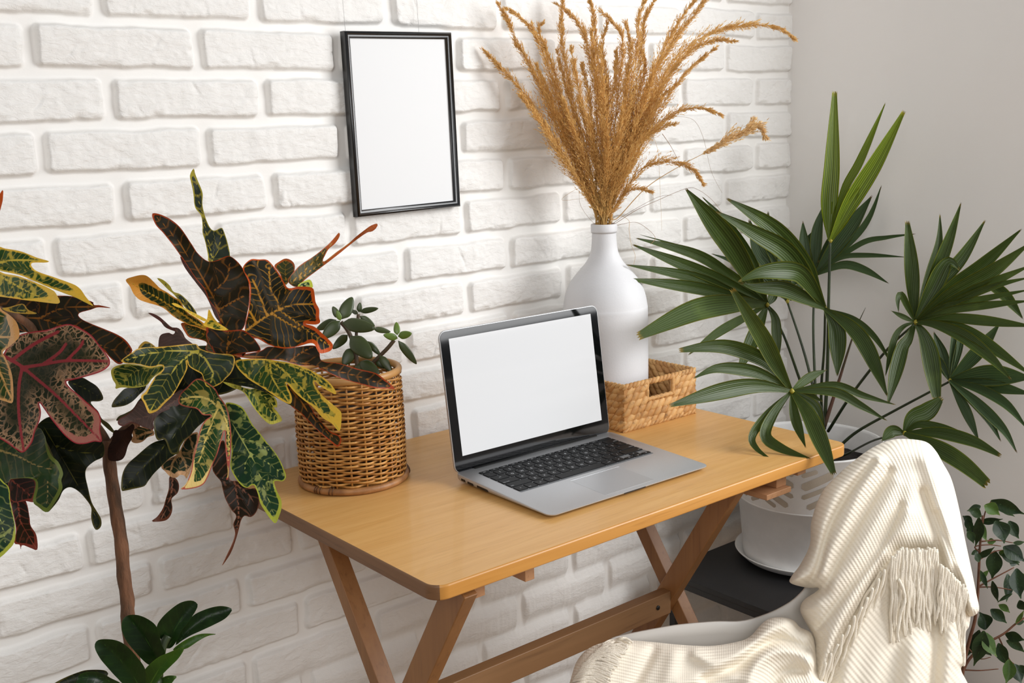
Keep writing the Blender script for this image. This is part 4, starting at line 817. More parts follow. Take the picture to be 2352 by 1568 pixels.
for P, r in (([(185, 1640), (205, 1480), (232, 1340), (262, 1220), (300, 1080), (320, 900), (330, 700), (340, 500), (360, 280)], .0035), ([(210, 1470), (260, 1380), (380, 1270), (520, 1190), (610, 1115), (690, 1060)], .0026), ([(322, 830), (430, 770), (600, 680)], .0016),
             ([(318, 832), (440, 830), (580, 852)], .0014), ([(335, 560), (300, 520), (400, 505), (500, 515)], .0014), ([(345, 480), (470, 470), (590, 490)], .0014), ([(225, 1468), (340, 1472), (480, 1460)], .0014), ([(240, 1290), (330, 1380), (420, 1370)], .0012), ([(350, 400), (380, 250), (430, 160)], .0014), ([(330, 620), (440, 560), (520, 545)], .0014), ([(480, 1210), (560, 1380), (600, 1420)], .0014)):
    b = MB(); q = cat([at(*(cp('k', '%f,%f' % p)[0]), FD+.01) for p in P], 5); b.tube(q, [r*(1-.5*i/len(q)) for i in range(len(q))], 7); b.build('branch', M['twig'], fc)
b = MB(); b.tube([(*fxy, .22), tuple(at(*(cp('k', '185,1640')[0]), FD+.01))], [.005, .0036], 8); b.build('trunk', M['twig'], fc)
b = MB(); b.lathe([(0, .001), (.095, .001), (.10, .008), (.128, .235), (.132, .237), (.132, .245), (.125, .245), (.122, .21)], fxy, 64); b.build('planter', M['pot'], fc)
b = MB(); b.lathe([(.1215, .215), (0, .22)], fxy, 40); b.build('soil', M['soil'], fc)
# ------------------------------------------------------------------ palm fronds
def blade(b, A, px, D0, D1, w, c='F', sag=.0, base=.22, tip=.10, peak=.5, twist=0.0, vee=.28, segs=26):
    P = cat(cp(c, px), 8); P, s = resample(P, np.linalg.norm(np.diff(P, axis=0), axis=1).sum()/segs); n = len(P); T = np.gradient(P, axis=0); T /= np.linalg.norm(T, axis=1)[:, None]+1e-9
    N = np.stack([-T[:, 1], T[:, 0]], 1); t = np.linspace(0, 1, n)
    up = np.clip(t/peak, 0, 1); dn = np.clip((1-t)/(1-peak), 0, 1)
    wid = w/2*np.minimum(base+(1-base)*np.sin(up*PI/2)**1.1, tip+(1-tip)*np.sin(dn*PI/2)**1.15)
    D = D0+(D1-D0)*t+sag*np.sin(PI*t); m = 9; off = len(b.v); vs = []; ac = np.linspace(-1, 1, m); rn = random.random()
    for i in range(n):
        for j in range(m):
            q = P[i]+N[i]*wid[i]*ac[j]*math.cos(twist); wm = wid[i]*D[i]/FPX
            d = D[i]+wm*(vee*(1-abs(ac[j]))*2-vee+.16*(1 if j % 2 else -1)+math.sin(twist)*ac[j])
            if i == n-1: q = q+T[i]*(4*math.sin(j*2.3+rn*9))
            vs.append(at(q[0], q[1], d)); A['ac'].append(ac[j]); A['al'].append(t[i]); A['rnd'].append(rn)
    b.add(vs, [(i*m+j, i*m+j+1, (i+1)*m+j+1, (i+1)*m+j) for i in range(n-1) for j in range(m-1)])
def frond(mt, blades, hub, pet, pw=.0028):
    b = MB(); A = {'ac': [], 'al': [], 'rnd': []}
    for bl in blades: blade(b, A, *bl[:5], **(bl[5] if len(bl) > 5 else {}))
    b.at = A; o = b.build('frond', PM[mt], pot)
    if pet:
        p = MB(); q = cat([at(*x) for x in pet], 6); p.tube(q, [pw*(.75+.5*i/len(q)) for i in range(len(q))], 8); p.build('petiole', M['petiole'], o)
    h = MB(); c = at(*hub); h.tube([c+UP*.004-FW*.002, c-FW*.004, c-UP*.004-FW*.002], [.002, .0046, .002], 8); h.build('hub', M['hub'], o)
    return o
def B(px, D0, D1, w, c='F', **k): return (px, D0, D1, w, c, k)
SO = (1890, 985, 2.335)
frond('b', [B('1808,690 1770,610 1745,576 1721,505', 2.40, 2.42, 40), B('1808,690 1788,600 1769,556 1764,487', 2.40, 2.42, 34), B('1808,690 1800,620 1796,560', 2.40, 2.41, 34), B('1808,690 1740,620 1697,560', 2.40, 2.38, 20), B('1808,690 1700,610 1636,583', 2.40, 2.38, 16), B('1815,690 1850,640 1880,600', 2.40, 2.41, 20)], (1808, 692, 2.40), [(1808, 692, 2.40), (1850, 820, 2.37), SO])
frond('b', [B('1872,632 1850,576 1844,509', 2.42, 2.43, 26), B('1872,632 1876,537 1891,473', 2.42, 2.43, 28), B('1872,632 1947,529 2002,451', 2.41, 2.36, 38), B('1872,632 1983,521 2024,428', 2.41, 2.34, 16), B('1872,632 1910,560 1940,500', 2.42, 2.4, 30),
            B('1872,632 1975,560 2038,545 2101,537', 2.40, 2.28, 13), B('1872,632 1930,592 1990,586 2078,590', 2.40, 2.28, 12), B('1872,632 1935,608 1987,620 2040,650', 2.40, 2.3, 20), B('1872,632 1830,606 1802,600', 2.42, 2.42, 20), B('1872,632 1840,640 1806,660', 2.42, 2.4, 14), B('1872,632 1850,570 1868,530', 2.43, 2.44, 22)],
      (1872, 634, 2.41), [(1872, 632, 2.41), (1868, 750, 2.38), (1873, 900, 2.35), (1878, 990, 2.335)])
frond('b', [B('2181,874 2189,798 2193,727', 2.14, 2.15, 15), B('2181,874 2203,798 2212,725', 2.14, 2.15, 18), B('2181,874 2244,810 2296,743', 2.13, 2.08, 34), B('2181,874 2165,818 2145,763', 2.14, 2.16, 28), B('2181,874 2272,862 2370,868', 2.13, 2.02, 50), B('2181,874 2272,885 2370,905', 2.13, 2.02, 30), B('2181,874 2155,830 2120,800', 2.14, 2.15, 22),
            B('2181,874 2252,894 2312,929 2360,985', 2.12, 2.0, 24), B('2181,874 2244,925 2304,985 2335,1038', 2.11, 2.02, 26), B('2181,874 2232,917 2268,957 2298,1012', 2.12, 2.05, 24), B('2181,874 2216,937 2248,1012', 2.12, 2.08, 24)],
      (2181, 874, 2.13), [(2181, 876, 2.13), (2060, 940, 2.2), (1970, 990, 2.26), (1925, 1028, 2.29)])
frond('d', [B('1890,960 1930,870 1965,760 1987,705', 2.33, 2.30, 15, peak=.3)], (1890, 975, 2.33), None) if 0 else None
b = MB(); b.tube(cat([at(1893, 980, 2.33), at(1925, 880, 2.31), at(1960, 770, 2.29), at(1988, 706, 2.28)], 6), [.0046-.0043*i/18 for i in range(19)], 9); b.build('bud_spear', M['budspear'], pot)
frond('d', [B('1762,700 1725,640 1674,556 1576,434', 2.22, 2.08, 52, peak=.55), B('1762,700 1735,610 1678,521 1614,453', 2.23, 2.12, 20), B('1762,700 1740,640 1700,600 1690,560', 2.23, 2.2, 24), B('1762,700 1680,635 1598,584 1462,547', 2.22, 2.03, 26), B('1762,700 1690,630 1578,572 1471,539', 2.225, 2.05, 8), B('1762,700 1700,665 1610,624 1454,562', 2.21, 2.02, 30),
            B('1762,700 1700,680 1598,638 1440,608', 2.21, 2.01, 26), B('1762,700 1700,685 1598,661 1438,640', 2.20, 2.0, 29), B('1762,700 1700,697 1598,712 1466,772', 2.20, 1.90, 52, peak=.45, tip=.35), B('1762,700 1715,726 1650,763 1582,814', 2.20, 2.04, 22), B('1762,700 1745,740 1721,798 1693,858', 2.20, 2.12, 34),
            B('1762,700 1780,730 1784,770 1788,826', 2.21, 2.2, 24), B('1762,700 1775,680 1778,655', 2.22, 2.24, 22)],
      (1762, 700, 2.20), [(1763, 703, 2.205), (1800, 770, 2.24), (1838, 875, 2.30), (1878, 985, 2.335)])
frond('d', [B('1895,709 1872,660 1848,608 1777,525 1670,456', 2.17, 2.02, 46, peak=.5), B('1895,709 1860,650 1808,580 1737,537 1646,486', 2.16, 1.99, 46, peak=.45), B('1895,709 1850,640 1816,622 1750,625 1697,646', 2.15, 2.02, 44, sag=-.03), B('1895,709 1850,685 1800,664 1740,660 1702,650', 2.14, 2.03, 38),
            B('1895,709 1918,745 1924,790 1923,862', 2.14, 2.10, 42, peak=.45), B('1895,709 1955,751 1995,806 2038,909', 2.14, 2.04, 38), B('1895,709 1960,732 2010,775 2050,838', 2.15, 2.08, 15), B('1895,709 1850,690 1838,680', 2.16, 2.15, 16)],
      (1895, 709, 2.15), [(1895, 710, 2.155), (1893, 800, 2.2), (1886, 900, 2.27), SO])
frond('y', [B('1906,553 1905,460 1911,378 1917,211', 2.26, 2.25, 40, tip=.28, peak=.28), B('1906,553 1900,470 1908,390 1914,225', 2.265, 2.26, 24, tip=.3, peak=.3), B('1908,553 1939,438 1975,370 2033,238', 2.26, 2.2, 20), B('1908,553 1955,465 2014,370 2076,256', 2.25, 2.17, 40, peak=.4, tip=.2), B('1908,553 1940,500 1975,430', 2.255, 2.22, 24), B('1908,553 1925,480 1960,400', 2.262, 2.24, 16)],
      (1907, 553, 2.255), [(1907, 552, 2.258), (1903, 700, 2.28), (1900, 860, 2.31), (1893, 985, 2.335)], .0034)
frond('d', [B('2102,740 2094,616 2084,509', 2.08, 2.06, 34, tip=.3), B('2102,740 2140,620 2157,556 2159,493', 2.09, 2.09, 24), B('2102,740 2145,640 2180,550 2207,467', 2.07, 2.02, 30), B('2102,740 2160,650 2212,588 2262,507', 2.075, 2.03, 32), B('2102,740 2140,670 2177,602 2203,618', 2.06, 2.03, 40, peak=.6), B('2102,740 2180,665 2252,612 2345,527', 2.06, 1.93, 34),
            B('2102,740 2180,680 2272,628 2366,558', 2.05, 1.90, 38), B('2102,740 2180,695 2272,652 2370,608', 2.05, 1.9, 26), B('2102,740 2200,690 2290,655 2370,636', 2.05, 1.9, 18), B('2102,740 2160,705 2232,691 2370,664', 2.05, 1.9, 16), B('2102,740 2150,722 2212,707 2370,690', 2.045, 1.9, 20), B('2102,740 2160,730 2232,733 2380,750', 2.045, 1.9, 25),
            B('2102,740 2160,745 2232,767 2370,862', 2.04, 1.89, 30), B('2102,740 2150,745 2212,771 2272,818 2321,870', 2.035, 1.9, 32), B('2102,740 2085,780 2070,806 2040,925', 2.05, 2.0, 34, tip=.16), B('2102,740 2122,770 2137,818 2152,917', 2.045, 2.0, 42, tip=.45), B('2102,740 2075,750 2054,779 2034,862', 2.06, 2.02, 16),
            B('2102,740 2085,705 2070,676 2062,688 2064,716', 2.06, 2.02, 16), B('2102,740 2070,725 2048,714', 2.06, 2.04, 12), B('2244,640 2300,670 2349,731', 2.0, 1.95, 28)],
      (2102, 740, 2.04), [(2102, 743, 2.05), (2040, 800, 2.12), (1960, 900, 2.22), (1902, 990, 2.33)])
frond('d', [B('2077,995 2095,960 2129,945 2163,914', 1.98, 1.97, 42, peak=.6, tip=.3), B('2077,995 2050,990 2026,1012', 1.98, 1.97, 28), B('2077,995 2110,975 2153,981 2232,1003', 1.98, 1.92, 22), B('2077,995 2153,993 2232,1012 2298,1046', 1.97, 1.88, 30, tip=.3), B('2077,995 2153,1028 2212,1064 2268,1112', 1.96, 1.84, 40, tip=.6)],
      (2077, 995, 1.97), [(2077, 996, 1.98), (2010, 1010, 2.08), (1950, 1040, 2.2), (1925, 1050, 2.27)], .0022)
frond('d', [B('1818,898 1785,840 1749,771 1682,664', 1.86, 1.76, 40, peak=.45, tip=.3), B('1818,898 1780,850 1737,818 1658,795 1561,804', 1.87, 1.78, 36, tip=.3), B('1818,898 1768,868 1717,850 1646,846 1594,868', 1.86, 1.78, 30), B('1818,898 1740,886 1658,898 1539,931', 1.85, 1.72, 40, tip=.2), B('1818,898 1860,866 1897,850', 1.87, 1.9, 22), B('1818,898 1915,884 1983,908 2056,929', 1.86, 1.86, 18),
            B('1818,898 1915,900 1975,930 2036,965', 1.85, 1.84, 22), B('1818,898 1850,905 1888,921', 1.85, 1.86, 20), B('1818,898 1765,949 1728,1000 1738,1030 1773,1056', 1.85, 1.76, 20), B('1818,898 1777,949 1758,1000 1796,1030 1860,1052', 1.84, 1.75, 27), B('1818,898 1826,957 1850,1026', 1.84, 1.78, 24),
            B('1818,898 1856,949 1888,1020 1915,1088', 1.84, 1.72, 40, tip=.3), B('1818,898 1870,930 1892,985', 1.845, 1.82, 20)],
      (1818, 898, 1.84), [(1819, 900, 1.86), (1850, 905, 1.95), (1885, 935, 2.15), (1893, 1000, 2.32)])
# ------------------------------------------------------------------ dried reeds
VX = MOUTH
def reed_path(pts, D0, D1):
    P = cp('r', pts); n = len(P); s = np.r_[0, np.cumsum(np.linalg.norm(np.diff(P, axis=0), axis=1))]; s = s/s[-1]
    Q = [at(p[0], p[1], D0+(D1-D0)*(1-k)**1.0) for p, k in zip(P, s)]   # listed tip first; D1 is the tip depth
    m = VX+np.array([random.uniform(-.011, .011), random.uniform(-.011, .011), -.001]); lo = VX+np.array([random.uniform(-.012, .012), random.uniform(-.012, .012), -.10])
    Q = Q[:-1]+[m, lo]; return cat(Q[::-1], 8)
def reed(pts, D1, w, frac=.62, dens=1.0, pale=False, label=None, group=None, r=.0011):
    C_ = reed_path(pts, 2.035, D1); C_, s = resample(C_, .004); L = s[-1]; g = RNG
    root = empty('dried_reed', tuple(C_[0]), label, 'dried plant', group)
    b = MB(); b.tube(C_[::2] if len(C_) % 2 else np.vstack([C_[::2], C_[-1:]]), [r*(1-.75*i/len(C_)*2) if r*(1-.75*i/len(C_)*2) > .0003 else .0003 for i in range(len(C_[::2])+(0 if len(C_) % 2 else 1))], 5); b.build('stalk', M['stalk'], root)
    st = L*(1-frac); ww = w/2.8*2.03/FPX/2*1.0
    T = np.gradient(C_, axis=0); T /= np.linalg.norm(T, axis=1)[:, None]
    nb = int((L-st)/.00135*dens**.5); ub = np.sort(g.uniform(0, 1, nb)); env = np.clip(ub/.22, .35, 1)*np.clip((1-ub)/.6, .10, 1)**.8
    ib = np.clip(((st+(L-st)*ub)/L*(len(C_)-1)).astype(int), 0, len(C_)-1); cb, tb = C_[ib], T[ib]
    pr = g.standard_normal((nb, 3)); pr -= (pr*tb).sum(1)[:, None]*tb; pr /= np.linalg.norm(pr, axis=1)[:, None]
    ang = g.uniform(.16, .50, nb); bd = tb*np.cos(ang)[:, None]+pr*np.sin(ang)[:, None]; bl_ = env*(ww*3.5+.010)*g.uniform(.45, 1.15, nb)
    K = 13; q_ = (np.arange(K)+g.uniform(0, 1, (nb, K)))/K; org = cb[:, None]+bd[:, None]*(bl_[:, None]*q_)[..., None]+tb[:, None]*((q_**2)*bl_[:, None]*.18)[..., None]; org = org.reshape(-1, 3)+g.standard_normal((nb*K, 3))*.0007
    N = nb*K; d = np.repeat(bd, K, 0)+g.standard_normal((N, 3))*.26; d /= np.linalg.norm(d, axis=1)[:, None]
    ln = g.uniform(.004, .0085, N)*(1.15 if pale else 1); sd = np.cross(d, g.standard_normal((N, 3))); sd /= np.linalg.norm(sd, axis=1)[:, None]; wd = g.uniform(.0004, .0008, N)*(1.7 if pale else 1)
    v = np.stack([org, org+d*(ln*.45)[:, None]+sd*wd[:, None], org+d*ln[:, None], org+d*(ln*.45)[:, None]-sd*wd[:, None]], 1).reshape(-1, 3)
    f = np.arange(N*4).reshape(N, 4); me = bpy.data.meshes.new('plume'); me.vertices.add(len(v)); me.vertices.foreach_set('co', v.ravel().astype('f'))
    me.loops.add(N*4); me.loops.foreach_set('vertex_index', f.ravel().astype('i')); me.polygons.add(N); me.polygons.foreach_set('loop_start', np.arange(0, N*4, 4, dtype='i')); me.polygons.foreach_set('loop_total', np.full(N, 4, 'i')); me.update(calc_edges=True)
    q = me.attributes.new('rnd', 'FLOAT', 'POINT'); q.data.foreach_set('value', np.repeat(np.clip(g.uniform(0, 1, N)*.45+np.repeat(g.uniform(0, .3, nb), K)+.25*g.uniform(), 0, 1), 4).astype('f'))
    link('plume', me, M['palep' if pale else 'plume'], root, smooth=False)
MO = ' 870,1460'
reed('85,322 190,430 330,580 480,800 640,1080'+MO, 1.93, 72, .74, label='dried reed plume leaning lowest to the left, its tip nearest the picture frame')
reed('185,30 240,130 290,250 360,380 450,560 600,900 740,1220'+MO, 1.91, 62, .72, label='second dried reed plume from the left, rising from the white vase')
reed('225,50 330,120 410,210 490,400 590,740 730,1150'+MO, 1.93, 70, .72, label='dried reed plume with a bent thin tip, third from the left in the vase')
reed('600,-40 585,120 600,330 660,640 740,950'+MO, 1.99, 52, .62, label='narrow dried reed plume cut off by the top edge, left of centre in the vase')
reed('750,-50 790,80 800,250 830,520 860,850'+MO, 2.0, 58, .6, label='upright dried reed plume reaching the top edge above the middle of the vase')
reed('1190,-10 1130,110 1110,240 1085,450 1010,760'+MO, 1.98, 54, .6, label='dried reed plume curling over at the top edge, right of the middle')
reed('1525,-20 1420,120 1290,290 1180,480 1080,700 980,1020'+MO, 1.99, 92, .76, dens=1.5, label='thick dried reed plume leaning right up to the top edge')
reed('1450,-10 1340,140 1240,330 1150,560 1060,800'+MO, 1.96, 80, .74, dens=1.3, label='dried reed plume just inside the thick one leaning right to the top edge')
reed('2088,250 1970,180 1800,160 1600,195 1430,280 1290,420 1160,640 1030,950'+MO, 2.05, 78, .8, dens=1.4, label='longest dried reed plume, arching far right across to the grey wall')
reed('1700,268 1560,262 1400,340 1270,500 1150,740 1020,1020'+MO, 2.0, 86, .72, dens=1.2, label='dried reed plume arching right just below the longest one')
reed('1590,300 1480,385 1380,480 1260,640 1130,880'+MO, 1.97, 50, .7, label='slim straight dried reed plume pointing up right under the arching ones')
reed('1615,740 1490,695 1350,715 1230,790 1120,900 990,1130'+MO, 1.96, 52, .62, label='dried reed plume bending over to the right at mid height above the palm')
reed('1330,795 1240,815 1140,880 1040,1000'+MO, 1.94, 66, .6, label='short dried reed plume pointing right, beneath the mid height bending one')
reed('1500,1180 1420,1080 1300,1040 1160,1060 1070,1120 960,1290'+MO, 1.93, 52, .66, label='low dried reed plume drooping to the right over the palm leaf tips')
reed('1165,1235 1090,1215 1010,1235 940,1330'+MO, 1.98, 30, .5, label='smallest dried reed plume, hanging just right of the vase mouth')
reed('1898,885 1868,828 1810,812 1740,860 1640,905 1575,950 1380,1050 1140,1200 950,1400'+MO, 2.05, 62, .30, 2.0, True, 'pale fluffy reed head standing alone on a thin stalk, far right of the bunch')
IN = '470,150;440,200;520,400;640,800|555,30;640,90;740,250;810,640|840,75;930,160;980,270;950,600|1140,-40;1085,110;1075,300;1000,760|560,330;600,500;680,800;780,1150|880,150;850,300;880,600;870,1000|1000,150;1030,300;1000,600;930,1000|1110,330;1120,450;1050,700;950,1100|1340,410;1260,500;1150,700;1000,1050|470,500;540,700;650,950;780,1250|650,300;680,500;760,800;830,1150|720,420;760,600;800,900;850,1200|940,330;930,520;900,800;880,1100|840,300;850,500;860,800;870,1150|1060,560;1030,700;980,950;910,1200|700,640;740,800;800,1050;850,1250|600,640;650,800;740,1050;830,1280|880,500;880,700;880,950;875,1200|1230,640;1150,760;1050,950;940,1200|400,700;480,820;620,1040;770,1280|330,620;430,760;580,980;750,1250|1290,565;1220,640;1120,820;980,1100|1180,420;1150,560;1070,800;960,1120|780,200;800,420;830,700;850,1050|1010,420;1000,620;960,880;900,1180|560,560;620,760;720,1000;820,1250|980,700;960,850;930,1050;890,1260|760,760;790,900;830,1100;860,1300|430,420;500,620;620,900;760,1200|880,860;880,1000;875,1150;872,1300'
for i, s_ in enumerate(IN.split('|')):
    reed(s_.replace(';', ' ')+MO, 1.92+.11*((i*7) % 10)/10, 66, .68, dens=1.0, label='one of the dried golden reed plumes packed together in the middle of the bunch', group='dried reeds packed in the middle of the bunch')
def strayb(pts, r, m_, label, D=2.0, D1=None):
    b = MB(); P = cp('r', pts); q = cat([at(p[0], p[1], D+((D1 or D)-D)*i/(len(P)-1)) for i, p in enumerate(P)], 7); b.tube(q, [r*(1-.55*i/len(q)) for i in range(len(q))], 6, flat=.5); tag(b.build('dried_grass_blade', m_), label, 'dried plant')
strayb('895,1462 960,1420 1070,1350 1200,1290 1390,1212 1470,1222 1560,1290 1620,1370', .0010, M['stalkd'], 'long thin dried blade arching right from the vase mouth to the palm tip', 2.03, 1.98)
strayb('885,1462 1000,1380 1200,1270 1300,1255', .0009, M['stalkd'], 'thin dried blade running just below the long arching one, right of the vase mouth', 2.03, 1.99)
strayb('1015,560 1080,680 1150,820 1205,960 1218,1150 1225,1300 1232,1480', .0006, M['stalk'], 'hair thin dried blade hanging straight down right of the plumes', 1.95, 1.96)
strayb('1180,800 1250,765 1340,750 1440,775 1500,890 1550,1100 1620,1240', .0006, M['stalkd'], 'thin dried blade bent over like a hook, hanging right of the plumes', 1.95, 2.0)
strayb('1235,860 1290,940 1345,1045', .0010, M['stalkd'], 'short dark dried blade pointing down right under the plumes', 1.95, 1.96)
strayb('860,1462 790,1430 710,1320 700,1210 690,1180', .0006, M['stalkd'], 'thin kinked dried blade on the left side of the stalks', 2.02, 2.0)
strayb('860,1180 760,1200 690,1212 588,1284 730,1275 830,1255', .0006, M['stalk'], 'thin dried blade folded into a sharp point left of the stalks', 1.99, 1.99)
strayb('895,1462 980,1440 1070,1430 1150,1480 1190,1530 1160,1570', .0008, M['stalkd'], 'brown dried blade curling down right beside the vase neck', 2.03, 1.98)
strayb('890,1462 940,1385 1018,1415 1022,1480 1035,1568 1060,1640 1052,1700', .0006, M['stalk'], 'thin dried blade kinked beside the vase neck, hanging down its right shoulder', 2.03, 1.96)
# ------------------------------------------------------------------ chair
ch = empty('shell_chair', (1.22, -.78, 0), 'white plastic shell chair tucked to the table, covered with the knitted blanket', 'chair')
RIM = [at(u, v, D) for u, v, D in ((1372, 1500, 1.66), (1400, 1467, 1.665), (1440, 1455, 1.67), (1500, 1443, 1.675), (1560, 1433, 1.68), (1640, 1426, 1.69), (1700, 1425, 1.70), (1745, 1414, 1.71), (1790, 1395, 1.715), (1830, 1368, 1.72), (1862, 1325, 1.73), (1905, 1220, 1.745), (1950, 1110, 1.755), (2010, 1045, 1.75))]
e_ = RIM[-1]
RIM += [at(*q) for q in ((2085, 1035, 1.79), (2140, 1095, 1.79), (2172, 1200, 1.78), (2190, 1320, 1.77), (2180, 1450, 1.75), (2140, 1610, 1.71), (1900, 1760, 1.62), (1560, 1800, 1.53), (1330, 1760, 1.53), (1290, 1660, 1.58), (1320, 1560, 1.63))]
f0 = RIM[0]
RC = cat(RIM, 5, True); cen = at(1730, 1600, 1.80); b = MB(); n = len(RC)
rings = []
for k, (s_, dz) in enumerate(((0, .0), (.012, -.018), (.05, -.055), (.16, -.09), (.34, -.10), (.6, -.09), (.85, -.06), (1, -.05))):
    R = []
    for p in RC:
        q = p*(1-s_)+cen*s_; q = np.array([q[0], q[1], max(q[2]+dz*(1-s_), .38)]); R.append(q)
    rings.append(R)
b.add([p for R in rings for p in R], [(i*n+k, i*n+(k+1) % n, (i+1)*n+(k+1) % n, (i+1)*n+k) for i in range(len(rings)-1) for k in range(n)])
o = b.build('seat_shell', M['shell'], ch); sm = o.modifiers.new('t', 'SOLIDIFY'); sm.thickness = .004
for dx, dy in ((-.15, .16), (.15, .16), (-.15, -.16), (.15, -.16)):
    b = MB(); b.tube([(cen[0]+dx*.4, cen[1]+dy*.4, .376), (cen[0]+dx*1.25, cen[1]+dy*1.25, .004)], [.013, .009], 12); b.build('leg', M['leg'], ch)
# ------------------------------------------------------------------ knitted blanket
bl = empty('knitted_blanket', tuple(at(2030, 1300, 1.68)), 'cream rib-knit throw blanket with fringe, draped over the chair back and seat', 'blanket')
def cloth(name, outl, dfun, ribs, ridges, step=3.6, roll=.05, rollw=55, per=6.6, zones=None, steps_=()):
    poly = cat(cp('F', outl), 6, True); poly, _ = resample(np.vstack([poly, poly[:1]]), step); poly = poly[:-1]
    V, F = fillmesh(poly, step); ed = segdist(V, np.vstack([poly, poly[:1]]))[0]; D = dfun(V)
    e = np.clip(ed/rollw, 0, 1); D = D+roll*(1-np.sqrt(1-(1-e)**2))
    for pts, A, w in ridges:
        d, _ = segdist(V, cat(cp('F', pts), 5)); D = D-A*np.exp(-(d/w)**2)
    for pts, A in steps_:
        pg = cp('F', pts); m = inside(V, pg); dd = segdist(V, np.vstack([pg, pg[:1]]))[0]; D = D-np.where(m, A*np.clip(dd/5, 0, 1), 0)
    rib, row = ribs(V)
    P = CAM+D[:, None]*(FW+((V[:, :1]-1176)/FPX)*RT-((V[:, 1:]-784)/FPX)*UP)
    me = bpy.data.meshes.new(name); me.from_pydata(P.tolist(), [], F); me.update()
    for k, a in (('rib', rib), ('row', row)):
        q = me.attributes.new(k, 'FLOAT', 'POINT'); q.data.foreach_set('value', a.astype('f'))
    return link(name, me, M['knit'], bl)
def lin_rib(V, ang, per, rowp=5.0):
    a = math.radians(ang); return (V[:, 0]*math.sin(a)-V[:, 1]*math.cos(a))/per, (V[:, 0]*math.cos(a)+V[:, 1]*math.sin(a))/rowp
def side(V, line):
    """signed side of a polyline running top to bottom: positive on the right"""
    L = cp('F', line); x = np.interp(V[:, 1], L[:, 1], L[:, 0]); return V[:, 0]-x
def field(V, theta, per, box=(1800, 1000, 2262, 1625), h=4.0, it=2500):
    """rib phase whose level lines follow theta(x, y): least squares fit of a gradient field"""
    xs = np.arange(box[0], box[2], h); ys = np.arange(box[1], box[3], h); X, Y = np.meshgrid(xs, ys)
    th = np.radians(theta(np.stack([X.ravel(), Y.ravel()], 1))).reshape(X.shape); gx, gy = np.sin(th)/per, -np.cos(th)/per
    f = gx.mean()*X+gy.mean()*Y; dx = (gx[:, 1:]+gx[:, :-1])/2*h; dy = (gy[1:]+gy[:-1])/2*h
    w = np.zeros_like(f); w[:, 1:] += 1; w[:, :-1] += 1; w[1:] += 1; w[:-1] += 1
    for _ in range(it):
        n = np.zeros_like(f); n[:, 1:] += f[:, :-1]+dx; n[:, :-1] += f[:, 1:]-dx; n[1:] += f[:-1]+dy; n[:-1] += f[1:]-dy
        f = n/w
    u = np.clip((V[:, 0]-box[0])/h, 0, len(xs)-1.001); v = np.clip((V[:, 1]-box[1])/h, 0, len(ys)-1.001); i, j = u.astype(int), v.astype(int); a, c = u-i, v-j
    return (f[j, i]*(1-a)+f[j, i+1]*a)*(1-c)+(f[j+1, i]*(1-a)+f[j+1, i+1]*a)*c
def hood_theta(V):
    s1 = side(V, '2012,1000 2000,1060 1950,1130 1905,1210 1880,1300 1855,1345 1850,1600'); s3 = side(V, '2060,1000 2062,1100 2050,1200 2010,1300 1950,1420 1900,1600')
    return np.interp(s1/np.maximum(1, s1-s3), [-1, -.2, .3, .7, 1.0, 1.5, 2], [12, 18, 32, 50, 70, 85, 88])
def hood_ribs(V):
    p_ = field(V, hood_theta, 6.8); return p_, V[:, 1]/5
HD = lambda V: 1.715-.10*np.clip((V[:, 1]-1010)/560, 0, 1)-.03*np.sin(PI*np.clip((V[:, 0]-1850)/380, 0, 1))
cloth('upper_drape', '2060,1008 2100,1009 2130,1016 2150,1036 2165,1062 2186,1102 2204,1172 2217,1240 2232,1310 2243,1365 2249,1398 2240,1412 2224,1414 2212,1392 2205,1360 2195,1335 2172,1318 2160,1305 2150,1280 2138,1266 2105,1262 2062,1265 2048,1285 2026,1310 2000,1350 1972,1400 1945,1450 1925,1500 1905,1545 1890,1580 1868,1575 1868,1520 1870,1470 1852,1432 1838,1402 1846,1378 1872,1360 1880,1350 1852,1349 1815,1338 1820,1320 1838,1296 1860,1250 1864,1195 1888,1130 1930,1085 1965,1055 2000,1030 2030,1015',
      HD, hood_ribs, [('1995,1050 1930,1110 1890,1190 1870,1260 1830,1335', .010, 18), ('2005,1060 1950,1130 1905,1210 1880,1300 1855,1345', -.012, 8), ('2018,1060 1975,1130 1940,1200 1900,1280 1880,1340', .010, 15), ('2045,1080 1990,1170 1940,1260 1895,1350', -.009, 8),
      ('2060,1110 2010,1200 1950,1300 1880,1380', .009, 18), ('2070,1160 2020,1260 1950,1350 1880,1440', -.008, 8), ('2085,1180 2040,1260 1980,1350 1920,1450 1890,1568', .010, 18), ('2130,1060 2170,1200 2195,1330 2235,1400', .012, 20), ('2120,1130 2145,1210 2160,1290', -.012, 11), ('2150,1180 2180,1260 2200,1330 2215,1370', -.008, 8), ('2090,1100 2085,1200 2075,1260', .006, 18)],
      roll=.055, rollw=42)
def low_ribs(V): return lin_rib(V, 50, 11.5, 6)
cloth('lower_drape', '1985,1330 2050,1240 2150,1240 2210,1330 2228,1400 2226,1438 2218,1455 2218,1525 2207,1535 2200,1610 1850,1620 1862,1540 1900,1480 1945,1410', lambda V: HD(V)+.030, low_ribs,
      [('2060,1290 2010,1380 1960,1480 1930,1600', .012, 22), ('2110,1300 2070,1420 2040,1600', -.010, 26), ('2100,1500 2090,1600', .010, 30), ('2160,1320 2150,1450 2140,1600', -.014, 14), ('2190,1360 2185,1480 2175,1600', .012, 20)], roll=.03, rollw=24, step=4)
